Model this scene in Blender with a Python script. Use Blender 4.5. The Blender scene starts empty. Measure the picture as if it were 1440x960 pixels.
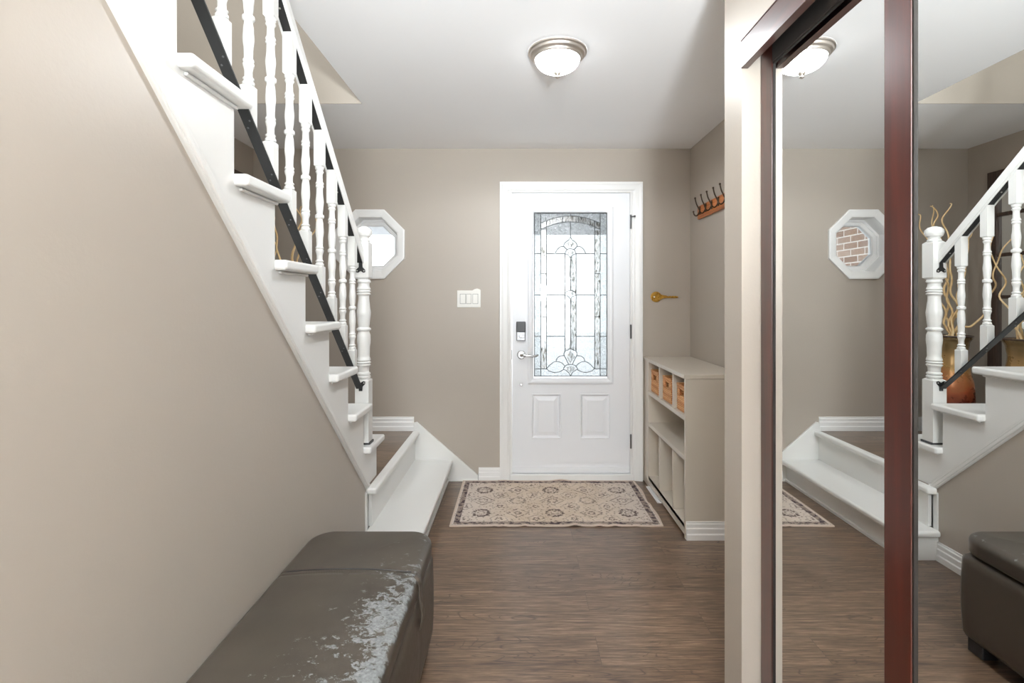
import bpy, bmesh, math, random
from mathutils import Vector, Matrix
random.seed(7)
SC = bpy.context.scene
COL = SC.collection
PI = math.pi

# ------------------------------------------------------------------ helpers
def newbm():
    return bmesh.new()

def box(bm, x0, x1, y0, y1, z0, z1):
    x0, x1 = min(x0, x1), max(x0, x1); y0, y1 = min(y0, y1), max(y0, y1); z0, z1 = min(z0, z1), max(z0, z1)
    v = [bm.verts.new(p) for p in ((x0,y0,z0),(x1,y0,z0),(x1,y1,z0),(x0,y1,z0),(x0,y0,z1),(x1,y0,z1),(x1,y1,z1),(x0,y1,z1))]
    for f in ((0,3,2,1),(4,5,6,7),(0,1,5,4),(1,2,6,5),(2,3,7,6),(3,0,4,7)):
        bm.faces.new([v[i] for i in f])
    return v

def prism(bm, pts, axis, a, b):
    """extrude the 2D polygon pts along axis from a to b. axis x: pts=(y,z); y: pts=(x,z); z: pts=(x,y)"""
    def P(p, t):
        if axis == 'x': return (t, p[0], p[1])
        if axis == 'y': return (p[0], t, p[1])
        return (p[0], p[1], t)
    A = [bm.verts.new(P(p, a)) for p in pts]; B = [bm.verts.new(P(p, b)) for p in pts]
    n = len(pts)
    bm.faces.new(A); bm.faces.new(B[::-1])
    for i in range(n):
        bm.faces.new((A[i], B[i], B[(i+1) % n], A[(i+1) % n]))

def lathe(bm, prof, cx, cy, seg=24, cap=True):
    """prof: list of (z, r) from bottom to top"""
    rings = []
    for z, r in prof:
        if r <= 1e-6:
            rings.append([bm.verts.new((cx, cy, z))])
        else:
            rings.append([bm.verts.new((cx + r*math.cos(2*PI*k/seg), cy + r*math.sin(2*PI*k/seg), z)) for k in range(seg)])
    for a, b in zip(rings, rings[1:]):
        for k in range(seg):
            k2 = (k+1) % seg
            if len(a) == 1 and len(b) == 1: continue
            if len(a) == 1: bm.faces.new((a[0], b[k2], b[k]))
            elif len(b) == 1: bm.faces.new((a[k], a[k2], b[0]))
            else: bm.faces.new((a[k], a[k2], b[k2], b[k]))
    if cap:
        if len(rings[0]) > 1: bm.faces.new(rings[0][::-1])
        if len(rings[-1]) > 1: bm.faces.new(rings[-1])

def smooth_prof(keys, n=6):
    out = []
    for i in range(len(keys)-1):
        (t0, r0), (t1, r1) = keys[i], keys[i+1]
        for k in range(n):
            u = k/n; s = u*u*(3-2*u)
            out.append((t0+(t1-t0)*u, r0+(r1-r0)*s))
    out.append(keys[-1])
    return out

def tube(bm, pts, r, seg=8, r_end=None, closed=False):
    pts = [Vector(p) for p in pts]; n = len(pts)
    rings = []; up = Vector((0.13, 0.27, 0.95)).normalized()
    for i, p in enumerate(pts):
        if closed: d = pts[(i+1) % n] - pts[i-1]
        else: d = pts[min(i+1, n-1)] - pts[max(i-1, 0)]
        d = d.normalized() if d.length > 1e-9 else Vector((0,0,1))
        a = d.cross(up)
        if a.length < 1e-3: a = d.cross(Vector((1,0,0)))
        a.normalize(); b = d.cross(a).normalized(); 
        if i and rings and a.dot(prev_a) < 0: a = -a; b = -b
        prev_a = a
        rr = r if r_end is None else r + (r_end-r)*i/max(n-1, 1)
        rings.append([bm.verts.new(p + rr*(math.cos(2*PI*k/seg)*a + math.sin(2*PI*k/seg)*b)) for k in range(seg)])
    m = n if closed else n-1
    for i in range(m):
        A, B = rings[i], rings[(i+1) % n]
        for k in range(seg):
            bm.faces.new((A[k], A[(k+1) % seg], B[(k+1) % seg], B[k]))
    if not closed:
        bm.faces.new(rings[0][::-1]); bm.faces.new(rings[-1])

def ball(bm, c, r, sx=1, sy=1, sz=1, seg=12):
    m = Matrix.Translation(c) @ Matrix.Diagonal((r*sx, r*sy, r*sz, 1))
    bmesh.ops.create_uvsphere(bm, u_segments=seg, v_segments=max(6, seg//2+2), radius=1, matrix=m)

ORG = {}
def finish(name, bm, mat, parent=None, bevel=0, smooth=False, seg=2, origin=None, subd=0):
    bmesh.ops.recalc_face_normals(bm, faces=bm.faces)
    bm.verts.ensure_lookup_table()
    if parent is not None:
        o0 = ORG[parent.name]
    elif origin is not None:
        o0 = Vector(origin)
    else:
        xs = [v.co.x for v in bm.verts]; ys = [v.co.y for v in bm.verts]; zs = [v.co.z for v in bm.verts]
        o0 = Vector(((min(xs)+max(xs))/2, (min(ys)+max(ys))/2, min(zs)))
    bmesh.ops.translate(bm, verts=bm.verts, vec=-o0)
    me = bpy.data.meshes.new(name)
    bm.to_mesh(me); bm.free()
    for m in (mat if isinstance(mat, (list, tuple)) else [mat]): me.materials.append(m)
    if smooth:
        for p in me.polygons: p.use_smooth = True
    o = bpy.data.objects.new(name, me); COL.objects.link(o)
    if parent is not None: o.parent = parent
    else: o.location = o0
    ORG[o.name] = o0
    if bevel:
        b = o.modifiers.new('bevel', 'BEVEL'); b.width = bevel; b.segments = seg; b.limit_method = 'ANGLE'; b.angle_limit = math.radians(40)
        if smooth == 'auto' or not smooth:
            b.harden_normals = False
    if subd:
        s = o.modifiers.new('sub', 'SUBSURF'); s.levels = subd; s.render_levels = subd
    return o

def smooth_auto(o, ang=35):
    for p in o.data.polygons: p.use_smooth = True
    a = math.radians(ang)
    bm = bmesh.new(); bm.from_mesh(o.data)
    for e in bm.edges:
        if len(e.link_faces) == 2 and e.calc_face_angle(0) > a: e.smooth = False
    bm.to_mesh(o.data); bm.free()
    return o

def thing(name, loc, label, cat, group=None):
    e = bpy.data.objects.new(name, None); COL.objects.link(e); e.empty_display_size = 0.1
    e.location = loc; ORG[e.name] = Vector(loc)
    e['label'] = label; e['category'] = cat
    if group: e['group'] = group
    return e

def tag(o, label, cat, group=None):
    o['label'] = label; o['category'] = cat
    if group: o['group'] = group
    return o

def struct(name, bm, mat, label, cat, **k):
    o = finish(name, bm, mat, **k); o['kind'] = 'structure'; o['label'] = label; o['category'] = cat
    return o

def structE(name, loc, label, cat):
    e = thing(name, loc, label, cat); e['kind'] = 'structure'; return e

# ------------------------------------------------------------------ materials
def srgb(r, g, b):
    f = lambda c: (c/255)/12.92 if c/255 <= .04045 else ((c/255+.055)/1.055)**2.4
    return (f(r), f(g), f(b), 1)

class NT:
    def __init__(s, name):
        s.m = bpy.data.materials.new(name); s.m.use_nodes = True
        s.t = s.m.node_tree; s.t.nodes.clear()
        s.out = s.t.nodes.new('ShaderNodeOutputMaterial')
    def n(s, typ, **k):
        nd = s.t.nodes.new(typ)
        for a, v in k.items(): setattr(nd, a, v)
        return nd
    def l(s, a, b): s.t.links.new(a, b)
    def set(s, sock, v):
        if isinstance(v, bpy.types.NodeSocket): s.l(v, sock)
        else: sock.default_value = v
    def math(s, op, a, b=None, c=None, clamp=False):
        nd = s.n('ShaderNodeMath', operation=op); nd.use_clamp = clamp
        s.set(nd.inputs[0], a)
        if b is not None: s.set(nd.inputs[1], b)
        if c is not None: s.set(nd.inputs[2], c)
        return nd.outputs[0]
    def coord(s, kind='Object'): return s.n('ShaderNodeTexCoord').outputs[kind]
    def mapping(s, v, scale=(1,1,1), loc=(0,0,0), rot=(0,0,0)):
        nd = s.n('ShaderNodeMapping'); s.l(v, nd.inputs[0])
        nd.inputs['Scale'].default_value = scale; nd.inputs['Location'].default_value = loc; nd.inputs['Rotation'].default_value = rot
        return nd.outputs[0]
    def noise(s, v, scale, detail=4, rough=.55, dist=0):
        nd = s.n('ShaderNodeTexNoise'); s.l(v, nd.inputs['Vector'])
        nd.inputs['Scale'].default_value = scale; nd.inputs['Detail'].default_value = detail
        nd.inputs['Roughness'].default_value = rough; nd.inputs['Distortion'].default_value = dist
        return nd.outputs[0]
    def ramp(s, f, stops):
        nd = s.n('ShaderNodeValToRGB'); s.set(nd.inputs[0], f)
        cr = nd.color_ramp
        while len(cr.elements) < len(stops): cr.elements.new(.5)
        for e, (p, c) in zip(cr.elements, stops): e.position = p; e.color = c
        return nd.outputs[0]
    def mix(s, f, a, b, mode='MIX'):
        nd = s.n('ShaderNodeMix', data_type='RGBA', blend_type=mode)
        s.set(nd.inputs[0], f); s.set(nd.inputs[6], a); s.set(nd.inputs[7], b)
        return nd.outputs[2]
    def bump(s, h, strength=.3, dist=.001):
        nd = s.n('ShaderNodeBump'); s.l(h, nd.inputs['Height'])
        nd.inputs['Strength'].default_value = strength; nd.inputs['Distance'].default_value = dist
        return nd.outputs[0]
    def pbr(s, col, rough=.5, metal=0, spec=.5, normal=None, coat=0, coat_rough=.1, trans=0, emit=None, estr=0):
        p = s.n('ShaderNodeBsdfPrincipled')
        s.set(p.inputs['Base Color'], col); s.set(p.inputs['Roughness'], rough); s.set(p.inputs['Metallic'], metal)
        p.inputs['Specular IOR Level'].default_value = spec
        p.inputs['Coat Weight'].default_value = coat; p.inputs['Coat Roughness'].default_value = coat_rough
        p.inputs['Transmission Weight'].default_value = trans
        if normal is not None: s.l(normal, p.inputs['Normal'])
        if emit: p.inputs['Emission Color'].default_value = emit; p.inputs['Emission Strength'].default_value = estr
        s.l(p.outputs[0], s.out.inputs[0])
        return p

def paint(name, rgb, rough=.5, bump=.15, bscale=120, var=.03, spec=.5):
    t = NT(name); co = t.coord()
    n = t.noise(co, 1.7, 3)
    c = srgb(*rgb)
    c2 = tuple(min(1, x*(1-var*2)) for x in c[:3]) + (1,)
    col = t.ramp(n, [(.35, c2), (.65, c)])
    h = t.noise(co, bscale, 2)
    t.pbr(col, rough, spec=spec, normal=t.bump(h, bump, .0006))
    return t.m

def plain(name, rgb, rough=.5, metal=0, **k):
    t = NT(name); co = t.coord(); n = t.noise(co, 60, 3)
    r = t.math('MULTIPLY_ADD', n, .12, rough-.06)
    t.pbr(srgb(*rgb), r, metal, **k); return t.m

M = {}
M['wall'] = paint('wall_paint', (176,167,156), .42, .5, 90, .01)
M['ceil'] = paint('ceiling_paint', (247,247,248), .7, .2, 150, .005)
M['white'] = paint('white_paint', (240,240,239), .32, .12, 60, .006)
M['door'] = paint('door_paint', (240,242,246), .38, .08, 60, .004)
M['stairwhite'] = paint('stair_paint', (231,231,229), .28, .2, 40, .008)
M['cabinet'] = paint('cabinet_paint', (204,195,182), .3, .05, 60, .01)
M['black'] = plain('black_metal', (24,24,24), .5)
M['screw'] = plain('screw_steel', (190,190,185), .35, .8)
M['nickel'] = plain('brushed_nickel', (222,214,206), .42, 1)
M['chrome'] = plain('satin_chrome', (205,205,206), .28, 1)
M['hinge'] = plain('hinge_steel', (120,120,122), .35, 1)
M['bronze'] = plain('hook_bronze', (82,70,60), .35, .9)
M['lockblack'] = plain('lock_black', (52,52,54), .4)
M['lockgrey'] = plain('lock_grey', (160,160,162), .35, .7)
M['plastic'] = plain('switch_plastic', (236,235,230), .35)
M['switchgrey'] = plain('switch_gap', (150,150,146), .5)
M['lead'] = plain('lead_came', (95,97,98), .45, .4)
M['dark'] = plain('dark_void', (28,22,18), .7)
M['vinyl'] = plain('window_vinyl', (240,240,240), .4)

def mat_floor():
    t = NT('floor_planks'); co = t.coord()
    br = t.n('ShaderNodeTexBrick'); t.l(t.mapping(co, loc=(.47, .06, 0)), br.inputs['Vector'])
    br.offset = .37; br.offset_frequency = 2
    br.inputs['Scale'].default_value = 1; br.inputs['Brick Width'].default_value = 1.22; br.inputs['Row Height'].default_value = .152
    br.inputs['Mortar Size'].default_value = .0011; br.inputs['Mortar Smooth'].default_value = .3
    br.inputs['Color1'].default_value = (0,0,0,1); br.inputs['Color2'].default_value = (1,1,1,1); br.inputs['Mortar'].default_value = (.5,.5,.5,1)
    br.inputs['Bias'].default_value = 0
    plank = br.outputs['Color']; mort = br.outputs['Fac']
    sep = t.n('ShaderNodeSeparateXYZ'); t.l(co, sep.inputs[0])
    pv = t.math('MULTIPLY', plank, 37.0)
    com = t.n('ShaderNodeCombineXYZ'); t.l(t.math('ADD', sep.outputs[0], pv), com.inputs[0]); t.l(sep.outputs[1], com.inputs[1]); t.l(pv, com.inputs[2])
    v = com.outputs[0]
    fine = t.noise(t.mapping(v, (7, 170, 1)), 1.0, 7, .7)
    mid = t.noise(t.mapping(v, (1.6, 16, 1)), 1.0, 4, .6, .6)
    # cathedral rings
    big = t.noise(t.mapping(v, (1.3, 7.5, 1)), 1.0, 2, .5, .35)
    rings = t.math('ABSOLUTE', t.math('SINE', t.math('MULTIPLY', big, 75)))
    ringm = t.ramp(rings, [(0, (0,0,0,1)), (.32, (1,1,1,1))])
    knot = t.noise(t.mapping(v, (2.2, 8, 1), loc=(5, 2, 0)), 1.0, 2)
    km = t.ramp(knot, [(.47, (0,0,0,1)), (.58, (1,1,1,1))])
    base = t.ramp(fine, [(.34, srgb(74,57,43)), (.47, srgb(117,96,78)), (.54, srgb(134,112,92)), (.67, srgb(172,150,127))])
    tone = t.ramp(mid, [(.3, srgb(190,180,172)), (.7, srgb(255,255,255))])
    c = t.mix(.8, base, tone, 'MULTIPLY')
    c = t.mix(t.math('MULTIPLY', t.math('SUBTRACT', 1.0, ringm), t.math('MULTIPLY', km, .85)), c, srgb(70,54,44))
    pt = t.ramp(plank, [(0, srgb(232,226,222)), (1, srgb(255,252,250))])
    c = t.mix(1.0, c, pt, 'MULTIPLY')
    c = t.mix(t.math('MULTIPLY', mort, .55), c, srgb(45,35,30))
    r = t.math('MULTIPLY_ADD', fine, .2, .24)
    h = t.math('SUBTRACT', fine, t.math('MULTIPLY', mort, 1.5))
    t.pbr(c, r, spec=.75, normal=t.bump(h, .3, .0006), coat=.35, coat_rough=.24)
    return t.m
M['floor'] = mat_floor()

def mat_mahogany(name='mahogany', axis=2):
    t = NT(name); co = t.coord()
    sc = [30, 30, 30]; sc[axis] = 1.5
    g = t.noise(t.mapping(co, tuple(sc)), 1, 5, .6, .3)
    c = t.ramp(g, [(.25, srgb(42,15,10)), (.5, srgb(62,23,15)), (.8, srgb(86,35,23))])
    t.pbr(c, .32, spec=.5, coat=.5, coat_rough=.2)
    return t.m
M['mahog'] = mat_mahogany()
M['mahog_y'] = mat_mahogany('mahogany_header', 1)
M['darkwood'] = mat_mahogany('dark_stained_wood', 2)

def mat_mirror():
    t = NT('mirror_silver'); t.pbr((.93,.945,.94,1), .0, 1.0); return t.m
M['mirror'] = mat_mirror()

def mat_leather():
    t = NT('worn_leather'); co = t.coord()
    base = t.ramp(t.noise(co, 6, 4), [(.3, srgb(64,58,51)), (.7, srgb(78,71,63))])
    sep = t.n('ShaderNodeSeparateXYZ'); t.l(co, sep.inputs[0])
    x = sep.outputs[0]; y = sep.outputs[1]; z = sep.outputs[2]
    # wear: peeled where seated, toward the front edge of the lid
    edge = t.n('ShaderNodeMapRange'); t.l(x, edge.inputs[0]); edge.inputs[1].default_value = -.16; edge.inputs[2].default_value = .20; 
    ymask = t.n('ShaderNodeMapRange'); t.l(y, ymask.inputs[0]); ymask.inputs[1].default_value = .42; ymask.inputs[2].default_value = .24; ymask.inputs[3].default_value = .38
    ymask2 = t.n('ShaderNodeMapRange'); t.l(y, ymask2.inputs[0]); ymask2.inputs[1].default_value = -.55; ymask2.inputs[2].default_value = -.3; ymask2.inputs[3].default_value = .2
    zm = t.n('ShaderNodeMapRange'); t.l(z, zm.inputs[0]); zm.inputs[1].default_value = .385; zm.inputs[2].default_value = .43; zm.inputs[3].default_value = .0
    n1 = t.noise(t.mapping(co, (.8, 1.1, 1)), 36, 9, .77, .4)
    n2 = t.noise(t.mapping(co, (1, 1, 1), loc=(3,1,0)), 5.5, 3, .5)
    e = t.math('POWER', edge.outputs[0], 1.7)
    amt = t.math('MULTIPLY', t.math('MULTIPLY', e, ymask.outputs[0]), t.math('MULTIPLY', zm.outputs[0], ymask2.outputs[0]))
    val = t.math('ADD', t.math('MULTIPLY', amt, .27), t.math('ADD', n1, t.math('MULTIPLY', t.math('SUBTRACT', n2, .5), .36)))
    val = t.math('ADD', val, t.math('MULTIPLY', t.math('SUBTRACT', zm.outputs[0], 1.0), .3))
    peel = t.ramp(val, [(.684, (0,0,0,1)), (.700, (1,1,1,1))])
    pc = t.ramp(t.noise(co, 120, 3), [(.3, srgb(104,106,106)), (.7, srgb(138,140,140))])
    c = t.mix(peel, base, pc)
    cr = t.n('ShaderNodeTexVoronoi'); t.l(co, cr.inputs['Vector']); cr.inputs['Scale'].default_value = 260; cr.feature = 'DISTANCE_TO_EDGE'
    h = t.math('ADD', t.math('MULTIPLY', cr.outputs[0], .8), t.math('MULTIPLY', peel, -.5))
    r = t.math('MULTIPLY_ADD', peel, .3, .36)
    t.pbr(c, r, spec=.5, normal=t.bump(h, .25, .0008))
    return t.m
M['leather'] = mat_leather()
M['leather_body'] = plain('leather_body', (78,70,62), .38)

def mat_rug():
    t = NT('rug_pile'); co = t.coord()
    sep = t.n('ShaderNodeSeparateXYZ'); t.l(co, sep.inputs[0]); x, y = sep.outputs[0], sep.outputs[1]
    W, D = .6135, .359
    ax = t.math('ABSOLUTE', x); ay = t.math('ABSOLUTE', y)
    dx = t.math('SUBTRACT', W, ax); dy = t.math('SUBTRACT', D, ay)
    d = t.math('MINIMUM', dx, dy)
    wob = t.noise(co, 45, 4, .6)
    speck = t.noise(co, 70, 3, .6)
    def step(v, a, b): return t.ramp(v, [(a, (0,0,0,1)), (b, (1,1,1,1))])
    def smooth(v, a, b):
        nd = t.n('ShaderNodeMapRange'); nd.interpolation_type = 'SMOOTHSTEP'; t.set(nd.inputs[0], v); nd.inputs[1].default_value = a; nd.inputs[2].default_value = b
        return nd.outputs[0]
    base = t.ramp(t.noise(co, 9, 4), [(.3, srgb(212,193,172)), (.7, srgb(230,214,198))])
    base = t.mix(smooth(ax, .2, .6), base, srgb(222,210,200))
    c = base
    dark = srgb(98,82,80)
    # rosettes and lozenges on the lattice
    def cell(px, py, ox, oy):
        u = t.math('SUBTRACT', t.math('MODULO', t.math('ADD', x, 10*px - ox + px/2), px), px/2)
        v = t.math('SUBTRACT', t.math('MODULO', t.math('ADD', y, 10*py - oy + py/2), py), py/2)
        return u, v
    def ring(u, v, r, w, pet=0):
        dd = t.math('SQRT', t.math('ADD', t.math('MULTIPLY', u, u), t.math('MULTIPLY', v, v)))
        if pet:
            ang = t.math('ARCTAN2', v, u)
            dd = t.math('ADD', dd, t.math('MULTIPLY', t.math('SINE', t.math('MULTIPLY', ang, pet)), .004))
        a = t.math('ABSOLUTE', t.math('SUBTRACT', dd, r))
        return t.math('SUBTRACT', 1.0, smooth(a, w*.5, w))
    def loz(u, v, r, w):
        dd = t.math('ADD', t.math('ABSOLUTE', u), t.math('MULTIPLY', t.math('ABSOLUTE', v), 1.1))
        a = t.math('ABSOLUTE', t.math('SUBTRACT', dd, r))
        return t.math('SUBTRACT', 1.0, smooth(a, w*.5, w))
    brk = smooth(speck, .38, .52)
    u, v = cell(.445, .36, .0, .175)
    R1 = t.math('MAXIMUM', ring(u, v, .046, .014, 11), t.math('MULTIPLY', ring(u, v, .020, .008), .6))
    u2, v2 = cell(.445, .36, .2225, .175)
    R2 = t.math('MAXIMUM', loz(u2, v2, .066, .009), ring(u2, v2, .018, .008))
    u3, v3 = cell(.445, .36, .0, .0)
    R3 = t.math('MAXIMUM', loz(u3, v3, .075, .008), ring(u3, v3, .028, .008, 7))
    u4, v4 = cell(.445, .36, .2225, .0)
    R4 = ring(u4, v4, .045, .009, 9)
    u5, v5 = cell(.2225, .18, .11, .09)
    R5 = t.math('MAXIMUM', ring(u5, v5, .016, .008, 5), t.math('MULTIPLY', ring(u5, v5, .048, .006, 6), .5))
    inner = smooth(d, .055, .062)
    for R, k in ((R1,.95),(R2,.75),(R3,.65),(R4,.6),(R5,.75)):
        c = t.mix(t.math('MULTIPLY', t.math('MULTIPLY', R, brk), t.math('MULTIPLY', inner, k)), c, dark)
    # small scattered leaves
    vo = t.n('ShaderNodeTexVoronoi'); t.l(t.mapping(co, (1,1.25,1)), vo.inputs['Vector']); vo.inputs['Scale'].default_value = 34; vo.inputs['Randomness'].default_value = .85
    leaf = t.math('SUBTRACT', 1.0, smooth(t.math('ADD', vo.outputs['Distance'], t.math('MULTIPLY', wob, .25)), .30, .38))
    c = t.mix(t.math('MULTIPLY', leaf, .8), c, srgb(112,94,88))
    vn = t.math('ABSOLUTE', t.math('SUBTRACT', t.noise(co, 15, 2), .5))
    vine = t.math('SUBTRACT', 1.0, smooth(vn, .008, .02))
    c = t.mix(t.math('MULTIPLY', t.math('MULTIPLY', vine, brk), .35), c, srgb(130,112,102))
    # border
    bnd = t.math('MULTIPLY', smooth(d, .016, .022), t.math('SUBTRACT', 1.0, smooth(d, .050, .056)))
    bn = smooth(t.noise(co, 38, 4, .65), .40, .56)
    bcol = t.mix(bn, srgb(84,72,76), srgb(168,152,142))
    c = t.mix(bnd, c, bcol)
    c = t.mix(t.math('SUBTRACT', 1.0, smooth(d, .010, .013)), c, srgb(216,198,184))
    fiber = t.noise(co, 420, 2)
    c = t.mix(.35, c, t.ramp(fiber, [(.2, srgb(160,155,150)), (.8, srgb(255,255,255))]), 'MULTIPLY')
    t.pbr(c, .95, spec=.1, normal=t.bump(fiber, .6, .002))
    return t.m
M['rug'] = mat_rug()

def mat_wicker():
    t = NT('wicker'); co = t.coord()
    w = t.n('ShaderNodeTexWave'); t.l(co, w.inputs['Vector']); w.bands_direction = 'Z'; w.inputs['Scale'].default_value = 32; w.inputs['Distortion'].default_value = .6
    w2 = t.n('ShaderNodeTexWave'); t.l(co, w2.inputs['Vector']); w2.bands_direction = 'Y'; w2.inputs['Scale'].default_value = 26; w2.inputs['Distortion'].default_value = .4
    h = t.math('MULTIPLY', w.outputs['Fac'], w2.outputs['Fac'])
    c = t.ramp(h, [(.02, srgb(186,116,66)), (.2, srgb(238,180,118)), (.8, srgb(250,214,160))])
    t.pbr(c, .55, normal=t.bump(h, 1, .003)); return t.m
M['wicker'] = mat_wicker()

def mat_wood(name, c0, c1, c2, axis, rough=.4):
    t = NT(name); co = t.coord(); sc = [60, 60, 60]; sc[axis] = 4
    g = t.noise(t.mapping(co, tuple(sc)), 1, 5, .6, .4)
    t.pbr(t.ramp(g, [(.25, srgb(*c0)), (.5, srgb(*c1)), (.8, srgb(*c2))]), rough, coat=.2); return t.m
M['rackwood'] = mat_wood('rack_wood', (120,66,26), (186,104,40), (222,140,62), 1)
M['branch'] = mat_wood('willow_bark', (206,166,112), (236,204,152), (250,230,190), 2, .6)
M['framewood'] = mat_wood('window_mirror_frame', (48,34,28), (70,52,43), (92,70,58), 2, .45)

def mat_vase():
    t = NT('copper_glaze'); co = t.coord(); sep = t.n('ShaderNodeSeparateXYZ'); t.l(co, sep.inputs[0])
    n = t.noise(co, 9, 5, .6)
    z = t.math('ADD', sep.outputs[2], t.math('MULTIPLY', t.math('SUBTRACT', n, .5), .25))
    c = t.ramp(z, [(.0, srgb(60,20,18)), (.27, srgb(104,36,28)), (.38, srgb(196,108,70)), (.5, srgb(190,150,92)), (.7, srgb(132,112,76))])
    t.pbr(c, t.math('MULTIPLY_ADD', n, .2, .18), .45, coat=.6, coat_rough=.12); return t.m
M['vase'] = mat_vase()

def mat_gold():
    t = NT('aged_gold'); co = t.coord(); n = t.noise(co, 90, 4)
    t.pbr(t.ramp(n, [(.3, srgb(150,104,34)), (.6, srgb(206,160,70))]), .35, .7); return t.m
M['gold'] = mat_gold()

def mat_glass(name, bscale, tint, diff, lo=.0):
    t = NT(name); co = t.coord()
    h = t.noise(co, bscale, 2, .5, .8)
    tr = t.n('ShaderNodeBsdfTransparent'); tr.inputs[0].default_value = tint
    tl = t.n('ShaderNodeBsdfTranslucent'); tl.inputs[0].default_value = (.95,.96,.96,1)
    gl = t.n('ShaderNodeBsdfGlossy'); gl.inputs['Roughness'].default_value = .08
    t.l(t.bump(h, .8, .004), gl.inputs['Normal'])
    m1 = t.n('ShaderNodeMixShader'); m2 = t.n('ShaderNodeMixShader')
    f = t.ramp(h, [(.3, (diff-.1,)*3+(1,)), (.7, (diff+.1,)*3+(1,))])
    t.l(f, m1.inputs[0]); t.l(tr.outputs[0], m1.inputs[1]); t.l(tl.outputs[0], m1.inputs[2])
    fr = t.n('ShaderNodeFresnel'); fr.inputs[0].default_value = 1.45
    t.l(fr.outputs[0], m2.inputs[0]); t.l(m1.outputs[0], m2.inputs[1]); t.l(gl.outputs[0], m2.inputs[2])
    t.l(m2.outputs[0], t.out.inputs[0]); return t.m
M['glass_tex'] = mat_glass('textured_glass', 55, (.62,.635,.635,1), .25)
M['glass_plain'] = mat_glass('frosted_glass', 300, (.97,.98,.98,1), .12)
M['glass_clear'] = mat_glass('clear_glass', 5, (.97,.98,.98,1), .0001)

def mat_bevelglass():
    t = NT('bevelled_glass'); co = t.coord()
    h = t.noise(t.mapping(co, (90, 1, 22)), 1, 3, .6, .5)
    tr = t.n('ShaderNodeBsdfTransparent')
    t.l(t.ramp(h, [(.34, (.3,.3,.29,1)), (.43, (.75,.74,.71,1)), (.52, (1,1,1,1))]), tr.inputs[0])
    gl = t.n('ShaderNodeBsdfGlossy'); gl.inputs['Roughness'].default_value = .03
    m = t.n('ShaderNodeMixShader'); m.inputs[0].default_value = .12
    t.l(tr.outputs[0], m.inputs[1]); t.l(gl.outputs[0], m.inputs[2]); t.l(m.outputs[0], t.out.inputs[0]); return t.m
M['glass_bevel'] = mat_bevelglass()

def mat_lamp():
    t = NT('lamp_glass')
    p = t.pbr((1,.98,.95,1), .3, emit=(.97,.985,1,1), estr=9)
    tr = t.n('ShaderNodeBsdfTransparent'); m = t.n('ShaderNodeMixShader'); m.inputs[0].default_value = .45
    t.l(tr.outputs[0], m.inputs[1]); t.l(p.outputs[0], m.inputs[2]); t.l(m.outputs[0], t.out.inputs[0]); return t.m
M['lampglass'] = mat_lamp()

def mat_brick():
    t = NT('brick_outside'); co = t.coord()
    sep = t.n('ShaderNodeSeparateXYZ'); t.l(co, sep.inputs[0])
    com = t.n('ShaderNodeCombineXYZ'); t.l(sep.outputs[1], com.inputs[0]); t.l(sep.outputs[2], com.inputs[1])
    br = t.n('ShaderNodeTexBrick'); t.l(com.outputs[0], br.inputs['Vector'])
    br.inputs['Scale'].default_value = 1; br.inputs['Brick Width'].default_value = .235; br.inputs['Row Height'].default_value = .078
    br.inputs['Mortar Size'].default_value = .007
    br.inputs['Color1'].default_value = srgb(150,118,98); br.inputs['Color2'].default_value = srgb(186,158,138); br.inputs['Mortar'].default_value = srgb(238,230,220)
    c = t.mix(.3, br.outputs['Color'], t.ramp(t.noise(co, 40, 3), [(.3, srgb(140,120,110)), (.7, srgb(255,255,255))]), 'MULTIPLY')
    t.pbr(c, .9, normal=t.bump(t.math('SUBTRACT', 1.0, br.outputs['Fac']), .5, .006)); return t.m
M['brick'] = mat_brick()
M['soffit'] = paint('soffit_grey', (138,139,141), .6)
M['snow'] = paint('pale_concrete', (218,219,221), .8)

# ------------------------------------------------------------------ dimensions
CAMZ = 1.293
YB = 3.577          # back wall
XL = -1.90          # far left wall beyond the stair
XS = -.76           # face of the stair wall / stringer
XR = 1.242          # nook wall
XC = .650           # closet wall face
YC = 1.4447         # far end of closet opening
YC2 = 1.5636        # closet wall's far corner
H = 2.381
YREAR = -3.2
RUN, RISE = .224, .2133
def yk(k): return 2.452 - RUN*(8-k)
def zk(k): return .567 + RISE*(8-k)
SS = RISE/RUN
def zstr(y): return .343 + SS*(2.50-y)     # lower edge line of the stringer
LAND = .356; ST1 = .154

# ------------------------------------------------------------------ setting
b = newbm(); box(b, -2.2, 3.2, YREAR-.1, YB+.12, -.08, 0)
struct('floor', b, M['floor'], 'brown wood plank floor running across the entry hall', 'floor', origin=(0,0,0))

b = newbm()
box(b, -.863, 3.2, YREAR-.1, 2.759, H, H+.29); box(b, -2.0, 3.2, 2.759, YB+.12, H, H+.29)
box(b, -2.0, -.863, YREAR-.1, -.35, H, H+.29)
struct('ceiling', b, M['ceil'], 'smooth white ceiling cut open above the stairs', 'ceiling')

# upper storey walls round the stairwell
b = newbm()
box(b, -2.0, -.85, 2.7595, 2.86, H+.295, 4.9); box(b, XL, -.8635, 2.7545, 2.7588, H, H+.30)
box(b, -.863, -.76, -.35, 2.759, H+.295, 4.9)
box(b, -2.0, -.76, -.45, -.35, H+.295, 4.9)
struct('wall_upstairs', b, M['wall'], 'beige upstairs wall seen through the stairwell opening', 'wall')
b = newbm(); box(b, -2.0, -.76, -.45, 2.86, 4.9, 5.0)
struct('ceiling_upstairs', b, M['ceil'], 'white ceiling high above the stairwell', 'ceiling')

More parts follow.
